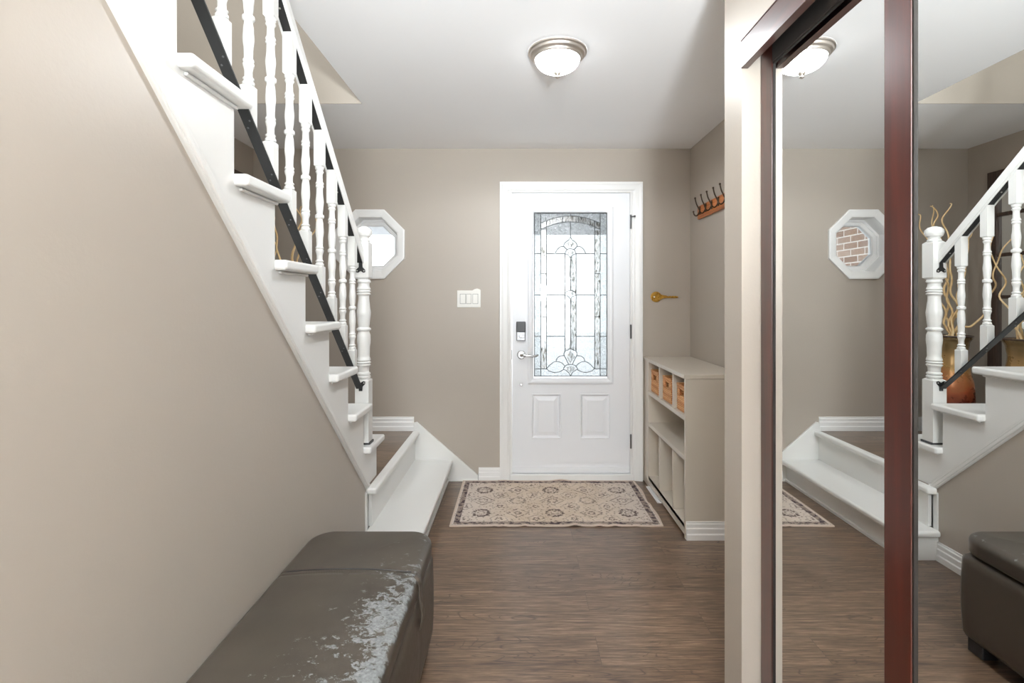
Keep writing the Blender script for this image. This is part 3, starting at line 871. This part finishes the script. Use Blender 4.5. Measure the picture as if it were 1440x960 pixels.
# ------------------------------------------------------------------ key ornament
b = newbm()
kz, kx = py2z(417.3), px2x(922.3)
outl = []
for k in range(28):
    a = math.radians(28 + (360-56)*k/27)
    outl.append((kx + .0385*math.cos(a), kz + .0370*math.sin(a)))
outl = [(x, z) for x, z in outl]
shaft = [(kx+.052,kz-.010),(kx+.070,kz-.009),(kx+.075,kz-.007),(kx+.130,kz-.008),(kx+.152,kz-.007),(kx+.160,kz-.001),(kx+.152,kz+.006),(kx+.146,kz+.003),(kx+.139,kz+.009),(kx+.128,kz+.004),(kx+.120,kz+.009),(kx+.110,kz+.003),(kx+.099,kz+.008),(kx+.088,kz+.003),(kx+.078,kz+.007),(kx+.070,kz+.010),(kx+.052,kz+.012)]
prism(b, outl+shaft, 'y', YB-.012, YB-.0005)
ko = finish('key_ornament', b, M['gold'], None, bevel=.002); tag(ko, 'large golden key ornament lying sideways on the wall right of the door', 'wall ornament')
b = newbm(); pp = [(kx-.001+.027*math.cos(2*PI*k/24), YB-.013, kz+.026*math.sin(2*PI*k/24)) for k in range(24)]; tube(b, pp, .0028, 6, closed=True)
finish('key_rim', b, M['gold'], ko, smooth=True)
b = newbm(); ball(b, (kx-.015,YB-.0125,kz), .006, sy=.3); o = finish('key_hole', b, M['plastic'], ko); o['label'] = 'pale round hole in the key bow'

# ------------------------------------------------------------------ coat rack
cr = thing('coat_rack', (XR, 3.14, 1.84), 'wooden wall rack with dark double coat hooks on the nook wall', 'coat rack')
b = newbm(); box(b, XR-.017, XR-.0005, 2.86, 3.395, 1.842, 1.930); finish('board', b, M['rackwood'], cr, bevel=.004)
def hook(y):
    b = newbm(); xw = XR-.017
    box(b, xw-.004, xw, y-.008, y+.008, 1.868, 1.922)
    def arc(P): 
        out = []
        Q = [P[0]]+P+[P[-1]]
        for i in range(1, len(Q)-2):
            for k in range(6):
                t = k/6; q = []
                for c in (0,1):
                    p0,p1,p2,p3 = Q[i-1][c],Q[i][c],Q[i+1][c],Q[i+2][c]
                    q.append(.5*((2*p1)+(-p0+p2)*t+(2*p0-5*p1+4*p2-p3)*t*t+(-p0+3*p1-3*p2+p3)*t**3))
                out.append((q[0], y, q[1]))
        out.append((P[-1][0], y, P[-1][1])); return out
    tube(b, arc([(xw-.002,1.895),(xw-.012,1.915),(xw-.024,1.940),(xw-.030,1.962),(xw-.033,1.976)]), .0042, 8); ball(b, (xw-.033,y,1.978), .0065)
    tube(b, arc([(xw-.002,1.898),(xw-.010,1.874),(xw-.024,1.860),(xw-.038,1.866),(xw-.044,1.884)]), .0042, 8); ball(b, (xw-.044,y,1.887), .0065)
    return b
h0 = None
for y in (3.345, 3.239, 3.141, 3.036, 2.935):
    if h0 is None: h0 = finish('coat_hook', hook(y), M['bronze'], cr, smooth=True); yh = y
    else:
        o = h0.copy(); COL.objects.link(o); o.parent = cr; o.location = (0, y-yh, 0)

# ------------------------------------------------------------------ storage cabinet
cb = thing('storage_shelf', (1.07, 3.12, 0), 'low grey-beige built-in shelf unit of open cubbies right of the front door', 'shelf unit')
CX0, CX1, CY0, CY1, CT = .906, XR-.001, 2.694, YB-.001, .889
b = newbm(); box(b, CX0-.006, CX1, CY0-.002, CY1, CT-.022, CT); finish('top', b, M['cabinet'], cb, bevel=.002)
b = newbm(); box(b, CX0+.001, CX1-.002, CY0, CY0+.018, .0, CT-.0225); finish('side_panel', b, M['cabinet'], cb, bevel=.001)
b = newbm(); box(b, CX0+.001, CX1-.002, 3.455, CY1, .0, CT-.0225); finish('side_panel', b, M['cabinet'], cb, bevel=.001)
yi0, yi1 = CY0+.0185, 3.4545
for z0, z1 in ((.638,.664),(.420,.446)):
    b = newbm(); box(b, CX0+.002, CX1-.02, yi0, yi1, z0, z1); finish('shelf', b, M['cabinet'], cb, bevel=.001)
b = newbm(); box(b, CX0+.002, CX1-.02, yi0, yi1, .055, .075); box(b, CX0+.002, CX0+.02, yi0, yi1, .018, .0745); finish('bottom_panel', b, M['cabinet'], cb)
b = newbm(); box(b, CX1-.019, CX1-.011, yi0, yi1, .055, CT-.0225); finish('back_panel', b, M['cabinet'], cb)
for yd in (3.193, 2.916):
    b = newbm(); box(b, CX0+.002, CX1-.02, yd-.009, yd+.009, .6645, CT-.0225); finish('divider', b, M['cabinet'], cb, bevel=.001)
    b = newbm(); box(b, CX0+.002, CX1-.02, yd-.009, yd+.009, .0755, .4195); finish('divider', b, M['cabinet'], cb, bevel=.001)
b = newbm(); 
prism(b, [(CY0-p[0], p[1]*.97) for p in BB], 'x', CX0+.004, CX1-.002); o = finish('plinth_moulding', b, M['white'], cb); o['label'] = 'white moulded plinth on the near end'
# baskets
def basket(y0, y1):
    b = newbm(); x0, x1, z0, z1 = .925, 1.16, .6655, .812; t = .007
    cx, cy = (x0+x1)/2, (y0+y1)/2
    # tapered shell with hand hole in the front
    def wallx(xa, xb, hole):
        if not hole: box(b, xa, xb, y0, y1, z0, z1); return
        h0, h1, hz0, hz1 = cy-.036, cy+.036, z1-.062, z1-.024
        box(b, xa, xb, y0, h0, z0, z1); box(b, xa, xb, h1, y1, z0, z1); box(b, xa, xb, h0, h1, z0, hz0); box(b, xa, xb, h0, h1, hz1, z1)
    wallx(x0, x0+t, True); wallx(x1-t, x1, False)
    box(b, x0+t, x1-t, y0, y0+t, z0, z1); box(b, x0+t, x1-t, y1-t, y1, z0, z1); box(b, x0+t, x1-t, y0+t, y1-t, z0, z0+.006)
    # woven horizontal and vertical strands
    n = 11
    for i in range(n):
        z = z0+.010+(z1-z0-.02)*i/(n-1)
        for ya, yb_ in ([(y0,y1)] if not (z1-.064 < z < z1-.022) else [(y0,cy-.036),(cy+.036,y1)]):
            tube(b, [(x0-.001,ya,z),(x0-.001,yb_,z)], .0032, 6)
        tube(b, [(x0,y0-.001,z),(x1,y0-.001,z)], .003, 6)
        tube(b, [(x0,y1+.001,z),(x1,y1+.001,z)], .003, 6)
    return b, (x0, x1, y0, y1, z1)
labels = ['orange-brown wicker basket in the cubby nearest the front door', 'orange-brown wicker basket in the middle cubby of the shelf unit', 'orange-brown wicker basket in the cubby nearest the viewer']
bk0 = None
for i, yl in enumerate((3.44, 3.165, 2.884)):
    if bk0 is None:
        b, (x0,x1,y0,y1,z1) = basket(yl-.164, yl)
        o = finish('wicker_basket', b, M['wicker'], None, origin=((x0+x1)/2,(y0+y1)/2,.6655)); bk0 = o
        b = newbm(); tube(b, [(x0,y0,z1),(x1,y0,z1),(x1,y1,z1),(x0,y1,z1)], .006, 8, closed=True); rim0 = finish('rim', b, M['wicker'], o)
        oy = o.location.y
    else:
        o = bk0.copy(); COL.objects.link(o); o.location.y = oy + yl-3.44
        r = rim0.copy(); COL.objects.link(r); r.parent = o
    tag(o, labels[i], 'basket', 'wicker baskets in the shelf unit')

# ------------------------------------------------------------------ floor register
b = newbm(); ry0, ry1, rx0, rx1 = 3.17, 3.447, .894, .965
rx0 = .889
box(b, rx0, rx0+.014, ry0, ry1, .0005, .006); box(b, rx1-.014, rx1, ry0, ry1, .0005, .006)
box(b, rx0+.014, rx1-.014, ry0, ry0+.014, .0005, .006); box(b, rx0+.014, rx1-.014, ry1-.014, ry1, .0005, .006)
for k in range(22):
    y = ry0+.018+k*.0114; box(b, rx0+.012, rx1-.012, y, y+.007, .001, .0055)
o = finish('floor_vent', b, M['vinyl'], None, bevel=.0008); tag(o, 'white slotted floor vent cover between rug and shelf unit', 'vent')

# ------------------------------------------------------------------ rug
b = newbm()
RX0, RX1, RY0, RY1 = -.390, .837, 2.840, 3.552
NX, NY = 96, 30
def hump(x, y):
    h = 0
    for c, w, a in ((.04,.016,.006),(-.13,.012,.004),(.33,.03,.009),(.47,.022,.007),(.56,.02,.006),(-.08,.02,.004),(.68,.02,.003)):
        h += a*math.exp(-((x-c)/w)**2)*math.exp(-((y-RY0)/.05)**2)
    h += .010*math.exp(-((x-RX1)/.03)**2)*math.exp(-((y-3.12)/.03)**2)
    for c, a in ((.30,.006),(.33,.004),(-.1,.004)): h += a*math.exp(-((x-c)/.05)**2)*math.exp(-((y-RY1)/.05)**2)
    return h
top, bot = [], []
for j in range(NY+1):
    rt, rb = [], []
    for i in range(NX+1):
        x = RX0+(RX1-RX0)*i/NX; y = RY0+(RY1-RY0)*j/NY
        dx = .006*math.sin(y*17+1)*(i/NX); dy = .002*math.sin(x*23)*(1-j/NY)
        h = hump(x, y)
        rt.append(b.verts.new((x+dx, y+dy, .0075+h))); rb.append(b.verts.new((x+dx, y+dy, .0012+h)))
    top.append(rt); bot.append(rb)
for j in range(NY):
    for i in range(NX):
        b.faces.new((top[j][i],top[j][i+1],top[j+1][i+1],top[j+1][i])); b.faces.new((bot[j][i],bot[j+1][i],bot[j+1][i+1],bot[j][i+1]))
for i in range(NX):
    b.faces.new((top[0][i],bot[0][i],bot[0][i+1],top[0][i+1])); b.faces.new((top[NY][i],top[NY][i+1],bot[NY][i+1],bot[NY][i]))
for j in range(NY):
    b.faces.new((top[j][0],top[j+1][0],bot[j+1][0],bot[j][0])); b.faces.new((top[j][NX],bot[j][NX],bot[j+1][NX],top[j+1][NX]))
o = finish('rug', b, M['rug'], None, origin=((RX0+RX1)/2,(RY0+RY1)/2,0)); smooth_auto(o, 50)
tag(o, 'beige floral rug with dark worn border lying before the front door', 'rug')

# ------------------------------------------------------------------ closet
b = newbm()
box(b, .648, .668, -.02, 1.4440, 1.9645, 2.0445)
box(b, .646, .650, -.02, 1.4440, 1.9645, 1.9685); box(b, .646, .650, -.02, 1.4440, 2.0420, 2.0450)
struct('trim_1', b, M['mahog_y'], 'reddish mahogany fascia board above the mirrored closet doors', 'trim', bevel=.001)
b = newbm()
box(b, .669, .80, -.02, 1.4440, 2.028, 2.044)
for x in (.672, .690, .712, .735): box(b, x, x+.003, -.02, 1.4440, 1.995, 2.028)
struct('trim_2', b, M['dark'], 'dark sliding track under the closet fascia', 'track')
b = newbm(); box(b, .655, .75, -.018, 1.4430, .0005, .010)
for x in (.672, .712): box(b, x, x+.003, -.018, 1.4430, .010, .018)
struct('trim_3', b, M['mahog_y'], 'floor track of the closet doors', 'track')
def closet_door(y0, y1, xf, lab, ztop=2.012):
    d = thing('sliding_closet_door', (xf, (y0+y1)/2, .02), lab, 'closet door', 'mirrored sliding closet doors')
    w = .062; z0, z1 = .02, ztop; T = .026
    parts = [('stile', (y0, y0+w, z0, z1)), ('stile', (y1-w, y1, z0, z1)), ('rail', (y0+w, y1-w, z1-w, z1)), ('rail', (y0+w, y1-w, z0, z0+.09))]
    for nm, (a, c, e, f) in parts:
        b = newbm(); box(b, xf, xf+T, a, c, e, f)
        finish(nm, b, M['mahog'] if nm == 'stile' else (M['dark'] if e > 1 else M['mahog_y']), d, bevel=.0015)  # upper rail is darker than the stiles and lower rail
    # inner lip
    b = newbm(); a, c, e, f = y0+w, y1-w, z0+.09, z1-w
    for (ya, yb_, za, zb_) in ((a, a+.004, e, f), (c-.004, c, e, f), (a, c, e, e+.004), (a, c, f-.004, f)):
        box(b, xf+.002, xf+.006, ya, yb_, za, zb_)
    finish('inner_bead', b, M['dark'], d)
    b = newbm(); box(b, xf+.0055, xf+.010, a-.01, c+.01, e-.01, f+.01)
    finish('mirror', b, M['mirror'], d)
    return d
closet_door(.70, 1.440, .7035, 'dark wood framed mirror door farthest inside the closet, reflecting octagonal window and rug')
closet_door(-.01, .900, .6620, 'dark wood framed mirror door nearest the viewer, reflecting the newel post and bench')

# ------------------------------------------------------------------ bench
BX0, BX1, BY0, BY1 = -.743, -.312, .66, 1.865
bn = thing('storage_bench', ((BX0+BX1)/2, (BY0+BY1)/2, 0), 'long dark grey-brown leather storage bench with peeling lid by the stair wall', 'bench')
# body
def rounded_slab(b, x0, x1, y0, y1, z0, z1, bulge_top=0, bulge_side=0, r=.03, nx=14, ny=30, nz=6, creases=()):
    """closed superellipsoid-like cushion grid"""
    def f(u, rr, L):   # corner inset
        return 0
    verts = {}
    def V(i, j, k):
        key = (i, j, k)
        if key in verts: return verts[key]
        u, v, w = i/nx, j/ny, k/nz
        x = x0+(x1-x0)*u; y = y0+(y1-y0)*v; z = z0+(z1-z0)*w
        # rounding toward the corners
        c = Vector((x, y, z)); m = Vector((min(max(x, x0+r), x1-r), min(max(y, y0+r), y1-r), min(max(z, z0+min(r,(z1-z0)*.49)), z1-min(r,(z1-z0)*.49))))
        d = c-m
        if d.length > 1e-7:
            mx = max(abs(d.x)/r, abs(d.y)/r, abs(d.z)/min(r,(z1-z0)*.49))
            dn = d.normalized()*r*mx
            rz = min(r,(z1-z0)*.49)
            dn = Vector((dn.x, dn.y, d.normalized().z*rz*mx))
            c = m+dn
        bu = math.sin(PI*u)**.6 if 0 < u < 1 else 0; bv = math.sin(PI*v)**.35 if 0 < v < 1 else 0; bw = math.sin(PI*w) if 0 < w < 1 else 0
        c.z += bulge_top*bu*bv*w
        c.x += bulge_side*bw*bv*(2*u-1)*(abs(2*u-1)**2); c.y += bulge_side*bw*(2*v-1)*(abs(2*v-1)**6)
        for yc in creases:
            g = math.exp(-((y-yc)/.0045)**2)
            c.z -= .004*g*w*(1 if w > .5 else 0); c.x -= .002*g*(2*u-1)*abs(2*u-1)**3
        verts[key] = b.verts.new(c); return verts[key]
    for i in range(nx):
        for j in range(ny):
            for k in (0, nz): b.faces.new((V(i,j,k), V(i+1,j,k), V(i+1,j+1,k), V(i,j+1,k)))
    for i in range(nx):
        for k in range(nz):
            for j in (0, ny): b.faces.new((V(i,j,k), V(i+1,j,k), V(i+1,j,k+1), V(i,j,k+1)))
    for j in range(ny):
        for k in range(nz):
            for i in (0, nx): b.faces.new((V(i,j,k), V(i,j+1,k), V(i,j+1,k+1), V(i,j,k+1)))
b = newbm(); rounded_slab(b, BX0+.004, BX1-.003, BY0+.006, BY1-.006, .050, .362, 0, .010, .022, 12, 60, 14, creases=(1.56, .965))
finish('body', b, M['leather_body'], bn, smooth=True)
def cushion(b, x0, x1, y0, y1, z0, z1, rp, rb, rt, crown, creases):
    """closed pad: rounded-rectangle outlines stacked with rolled bottom and top edges and a crowned top"""
    def outline(ins):
        r = max(rp-ins, .004); X0, X1, Y0, Y1 = x0+ins, x1-ins, y0+ins, y1-ins
        P = []
        nl = 260
        cs = ((X1-r, Y0+r, -PI/2), (X1-r, Y1-r, 0), (X0+r, Y1-r, PI/2), (X0+r, Y0+r, PI))
        for q, (cx, cy, a0) in enumerate(cs):
            for k in range(9):
                a = a0+PI/2*k/8; P.append((cx+r*math.cos(a), cy+r*math.sin(a)))
            nx_, ny_, _ = cs[(q+1) % 4]; a = a0+PI/2
            A = P[-1]; B = (nx_+r*math.cos(a), ny_+r*math.sin(a)); m = nl if q in (0, 2) else 24
            for k in range(1, m): P.append((A[0]+(B[0]-A[0])*k/m, A[1]+(B[1]-A[1])*k/m))
        return P
    W = (x1-x0)/2
    lev = [(W-.008, z0), (rb, z0)] + [(rb*(1-math.sin(a)), z0+rb*(1-math.cos(a))) for a in [PI/2*k/6 for k in range(1, 7)]]
    lev += [(rt*(1-math.cos(a)), z1-rt+rt*math.sin(a)) for a in [PI/2*k/8 for k in range(0, 9)]]
    lev += [(rt+(W-.008-rt)*k/24, z1+crown*(1-(1-k/24)**2.2)) for k in range(1, 25)]
    prev = None
    for i, (ins, z) in enumerate(lev):
        cur = []
        for x, y in outline(ins):
            g = sum(math.exp(-((y-yc)/.005)**2) for yc in creases); zz = z; xx = x
            if i > 8: zz -= .0022*g
            if ins < rt*.7: xx -= .003*g*(1 if x > (x0+x1)/2 else -1)
            cur.append(b.verts.new((xx, y, zz)))
        if prev:
            n = len(cur)
            for k in range(n): b.faces.new((prev[k], prev[(k+1) % n], cur[(k+1) % n], cur[k]))
        else: b.faces.new(cur[::-1])
        prev = cur
    b.faces.new(prev)
b = newbm(); cushion(b, XS+.002, BX1+.002, BY0, BY1+.004, .364, .434, .085, .016, .024, .010, (1.572, 1.555, .97, .953))
lid = finish('lid', b, M['leather'], bn, smooth=True); lid['label'] = 'padded lid with light grey peeling patches'
# stitched seams
def lidz(x):
    W = (BX1+.002-XS-.002)/2; xm = (BX1+.002+XS+.002)/2; rt = .024
    d = W-abs(x-xm)
    return .434+.010*(1-(1-max(0, min(1, (d-rt)/(W-.008-rt))))**2.2)+.0012
for yc, rr in ((1.572, .0016), (.953, .0016)):
    b = newbm(); xa, xb_ = XS+.028, BX1-.024
    pts_ = [(xa+(xb_-xa)*k/40, yc, lidz(xa+(xb_-xa)*k/40)+.0002) for k in range(41)]
    tube(b, pts_, rr, 6)
    finish('seam', b, M['lockblack'], lid, smooth=True)
# pull straps
for yc in (1.563, .962):
    b = newbm(); xs_ = BX1
    pth = [(xs_-.012,.430),(xs_-.001,.420),(xs_+.004,.405),(xs_+.004,.39),(xs_+.005,.365),(xs_+.008,.345),(xs_+.013,.320),(xs_+.012,.295),(xs_+.006,.268)]
    w2 = .017
    L, R_ = [], []
    for off in (0, .004):
        L.append([b.verts.new((x+off, yc-w2, z)) for x, z in pth]); R_.append([b.verts.new((x+off, yc+w2, z)) for x, z in pth])
    for k in range(len(pth)-1):
        b.faces.new((L[0][k],L[0][k+1],R_[0][k+1],R_[0][k])); b.faces.new((L[1][k],R_[1][k],R_[1][k+1],L[1][k+1]))
        b.faces.new((L[0][k],L[1][k],L[1][k+1],L[0][k+1])); b.faces.new((R_[0][k],R_[0][k+1],R_[1][k+1],R_[1][k]))
    b.faces.new((L[0][0],R_[0][0],R_[1][0],L[1][0])); b.faces.new((L[0][-1],L[1][-1],R_[1][-1],R_[0][-1]))
    finish('pull_strap', b, M['leather_body'], bn, smooth=True)
for (x, y) in ((BX0+.05, BY0+.05), (BX1-.05, BY0+.05), (BX0+.05, BY1-.05), (BX1-.05, BY1-.05)):
    b = newbm(); box(b, x-.03, x+.03, y-.03, y+.03, 0, .054); finish('foot', b, M['lockblack'], bn, bevel=.003)

# ------------------------------------------------------------------ window-pane mirror on the far left wall
FY0, FY1, FZ0, FZ1 = 2.62, 3.40, .62, 2.160
wm = thing('framed_wall_mirror', (XL, (FY0+FY1)/2, FZ0), 'tall dark brown framed mirror divided into window panes behind the railing', 'mirror')
b = newbm()
def fr(y0, y1, z0, z1, x1=XL+.030): box(b, XL+.001, x1, y0, y1, z0, z1)
fr(FY0, FY0+.062, FZ0, FZ1); fr(FY1-.062, FY1, FZ0, FZ1); fr(FY0+.062, FY1-.062, FZ1-.08, FZ1); fr(FY0+.062, FY1-.062, FZ0, FZ0+.08)
finish('frame', b, M['framewood'], wm, bevel=.004)
for z in (1.865, 1.595, 1.315, 1.035):
    b = newbm(); box(b, XL+.001, XL+.022, FY0+.0615, FY1-.0615, z-.012, z+.012); finish('glazing_bar', b, M['framewood'], wm, bevel=.003)
b = newbm(); box(b, XL+.001, XL+.008, FY0+.06, FY1-.06, FZ0+.07, FZ1-.07); finish('mirror_glass', b, M['mirror'], wm)

# ------------------------------------------------------------------ vases with curly willow
vp = [(0,.060),(.01,.074),(.10,.098),(.24,.118),(.38,.113),(.50,.092),(.60,.080),(.66,.088),(.700,.105),(.706,.105)]
def vase(cx, cy, lab):
    b = newbm(); lathe(b, [(LAND+.001+z, r) for z, r in smooth_prof(vp, 4)], cx, cy, 40, cap=False)
    inner = [(LAND+.707,.098),(LAND+.66,.072),(LAND+.60,.056),(LAND+.50,.06),(LAND+.49,0)]
    lathe(b, inner[::-1], cx, cy, 40, cap=False)
    lathe(b, [(LAND+.001,0),(LAND+.001,.055)], cx, cy, 40, cap=False)
    o = finish('floor_vase', b, M['vase'], None, smooth=True, origin=(cx,cy,LAND)); tag(o, lab, 'vase', 'copper vases on the landing'); 
    b = newbm(); tube(b, [(cx+.103*math.cos(2*PI*k/32), cy+.103*math.sin(2*PI*k/32), LAND+.706) for k in range(32)], .006, 8, closed=True)
    finish('lip', b, M['framewood'], o, smooth=True)
    return o
def willow(cx, cy, pts, seed, lab, grp, r0=.0085):
    """one branch through (dx, dy, z) points measured from the vase axis, with a fine natural wriggle"""
    rnd = random.Random(seed); b = newbm(); P = []
    ba = seed*.9; bx, by = .036*math.cos(ba), .036*math.sin(ba)
    Q = [(bx, by, LAND+.515), (bx*1.15, by*1.15, LAND+.62)] + list(pts)
    Q = [Q[0]]+Q+[Q[-1]]; ph = rnd.uniform(0, 6)
    for i in range(1, len(Q)-2):
        for k in range(8):
            t = k/8; q = []
            for c in range(3):
                p0, p1, p2, p3 = Q[i-1][c], Q[i][c], Q[i+1][c], Q[i+2][c]
                q.append(.5*((2*p1)+(-p0+p2)*t+(2*p0-5*p1+4*p2-p3)*t*t+(-p0+3*p1-3*p2+p3)*t**3))
            w = .010*min(1, max(0, (q[2]-LAND-.70)*8))
            P.append((cx+q[0]+w*math.sin(ph+q[2]*38), cy+q[1]+w*math.cos(ph+q[2]*31), q[2]))
    P.append((cx+Q[-1][0], cy+Q[-1][1], Q[-1][2]))
    tube(b, P, r0, 8, .0034)
    o = finish('willow_branch', b, M['branch'], None, smooth=True, origin=(cx, cy, LAND+.50)); tag(o, lab, 'branch', grp)
V1, V2 = (-1.472, 3.22), (-1.655, 2.93)
vase(*V1, 'tall copper-red glazed vase on the landing, nearer the back wall')
vase(*V2, 'tall bronze glazed vase on the landing in front of the framed mirror')
def from_view(rows, dy):   # rows of (px, py) read in the mirror, lower end first, for a plane through the vase
    y = V1[1]; out = []
    for n, (px, py) in enumerate(rows):
        out.append((1.334-(px-728)*y/700-V1[0], dy*(n+1)/len(rows), CAMZ+(422-py)*y/700))
    return out
BR = [([(1335,462),(1331,430),(1328,395),(1322,350),(1312,322),(1308,297)], .10),
      ([(1337,462),(1336,425),(1331,390),(1326,350),(1318,318),(1319,303),(1315,288)], .02),
      ([(1338,462),(1341,430),(1333,400),(1330,350),(1321,315),(1322,300),(1326,288)], -.05),
      ([(1339,462),(1336,415),(1342,385),(1341,355),(1338,332),(1331,318),(1336,301),(1333,284)], .14),
      ([(1341,462),(1346,430),(1343,400),(1349,360),(1352,330),(1352,308),(1366,296),(1374,286),(1376,278)], -.11),
      ([(1342,462),(1348,440),(1356,398),(1365,378),(1363,343),(1374,330),(1382,318)], .06),
      ([(1344,461),(1359,458),(1367,439),(1378,404),(1373,389),(1380,355),(1391,335)], -.16)]
for i, (rows, dy) in enumerate(BR):
    willow(V1[0], V1[1], from_view(rows, dy), 11+i, 'twisting pale willow branch standing in the copper vase nearer the back wall', 'curly willow branches in the back vase')
BR2 = [[(.03,.03,1.15),(.06,.08,1.30),(.03,.10,1.42),(.09,.12,1.58),(.06,.14,1.72)],
       [(.0,.04,1.15),(-.05,.06,1.28),(-.02,.05,1.45),(-.09,.04,1.60),(-.06,.03,1.80)],
       [(-.03,-.04,1.15),(-.07,-.08,1.30),(-.04,-.12,1.44),(-.10,-.14,1.62)],
       [(.04,-.02,1.15),(.10,-.05,1.26),(.08,-.10,1.40),(.15,-.12,1.55)],
       [(.02,-.05,1.15),(.0,-.12,1.30),(.04,-.17,1.43),(.0,-.22,1.60),(.03,-.24,1.74)]]
for i, pts in enumerate(BR2):
    willow(V2[0], V2[1], pts, 41+i, 'twisting pale willow branch standing in the bronze vase by the mirror', 'curly willow branches in the front vase', .007)

# ------------------------------------------------------------------ lights
LS = dict(bowl=8, bulb=48, rear=36, up=62, lamp=14, flash=4, sky=4.2, uplight=215, bounce=250)
def area(name, loc, rot, sx, sy, e, col=(1,1,1)):
    l = bpy.data.lights.new(name, 'AREA'); l.shape = 'RECTANGLE'; l.size = sx; l.size_y = sy; l.energy = e; l.color = col
    o = bpy.data.objects.new(name, l); COL.objects.link(o); o.location = loc; o.rotation_euler = rot; return o
area('rear_window_daylight', (.1, -3.0, 1.35), (math.radians(90), 0, 0), 1.6, 1.8, LS['rear'], (.885,.958,1))  # added fill behind the camera, brightens the whole hall
area('upstairs_daylight', (-1.35, 1.2, 4.7), (0,0,0), .9, 2.0, LS['up'], (.895,.962,1))  # added unseen fill shining down the stairwell
area('rear_room_ceiling_lamp', (-.05, -1.2, 2.36), (0,0,0), .5, .5, LS['lamp'], (.95,.975,1))  # added unseen fill from above, no fixture modelled there
area('rear_room_uplight', (.0, -1.2, 1.6), (math.radians(180),0,0), .5, .5, LS['uplight'], (.895,.962,1))  # added unseen fill aimed up to brighten the ceiling
l = bpy.data.lights.new('camera_flash', 'POINT'); l.energy = LS['flash']; l.shadow_soft_size = .25; l.color = (.905,.965,1)
o = bpy.data.objects.new('camera_flash', l); COL.objects.link(o); o.location = (.1, -.35, 1.8)
l = bpy.data.lights.new('bounce_flash', 'SPOT'); l.energy = LS['bounce']; l.shadow_soft_size = .12; l.spot_size = math.radians(64); l.spot_blend = 1; l.color = (.905,.965,1)
o = bpy.data.objects.new('bounce_flash', l); COL.objects.link(o); o.location = (.35, -.6, 1.42)
o.rotation_euler = (Vector((.12, 2.4, 2.55))-Vector((.35,-.6,1.42))).to_track_quat('-Z','Y').to_euler()
l = bpy.data.lights.new('ceiling_light_bulb', 'SPOT'); l.energy = LS['bulb']; l.shadow_soft_size = .045; l.spot_size = math.radians(172); l.spot_blend = .25; l.color = (.93,.972,1)
o = bpy.data.objects.new('ceiling_light_bulb', l); COL.objects.link(o); o.location = (LX, LY, H-.048)
_e = M['lampglass'].node_tree.nodes
for _n in _e:
    if _n.type == 'BSDF_PRINCIPLED': _n.inputs['Emission Strength'].default_value = LS['bowl']

w = bpy.data.worlds.new('sky'); SC.world = w; w.use_nodes = True
bg = w.node_tree.nodes['Background']; bg.inputs[0].default_value = (.92,.965,1,1); bg.inputs[1].default_value = LS['sky']

# ------------------------------------------------------------------ camera
cam = bpy.data.cameras.new('camera'); co = bpy.data.objects.new('camera', cam); COL.objects.link(co)
co.location = (0, 0, CAMZ); co.rotation_euler = (math.radians(90), 0, 0)
cam.sensor_width = 36; cam.lens = 36*700/1440; cam.sensor_fit = 'HORIZONTAL'
cam.shift_x = -8/1440; cam.shift_y = -58/1440
cam.clip_start = .02
SC.camera = co
vs = SC.view_settings; vs.view_transform = 'Standard'; vs.look = 'None'; vs.gamma = 1; vs.use_curve_mapping = False; vs.exposure = 0.26
cy = SC.cycles
cy.use_denoising = True; cy.max_bounces = 12; cy.diffuse_bounces = 7; cy.glossy_bounces = 6; cy.transparent_max_bounces = 16
cy.sample_clamp_indirect = 8; cy.caustics_reflective = False; cy.caustics_refractive = False
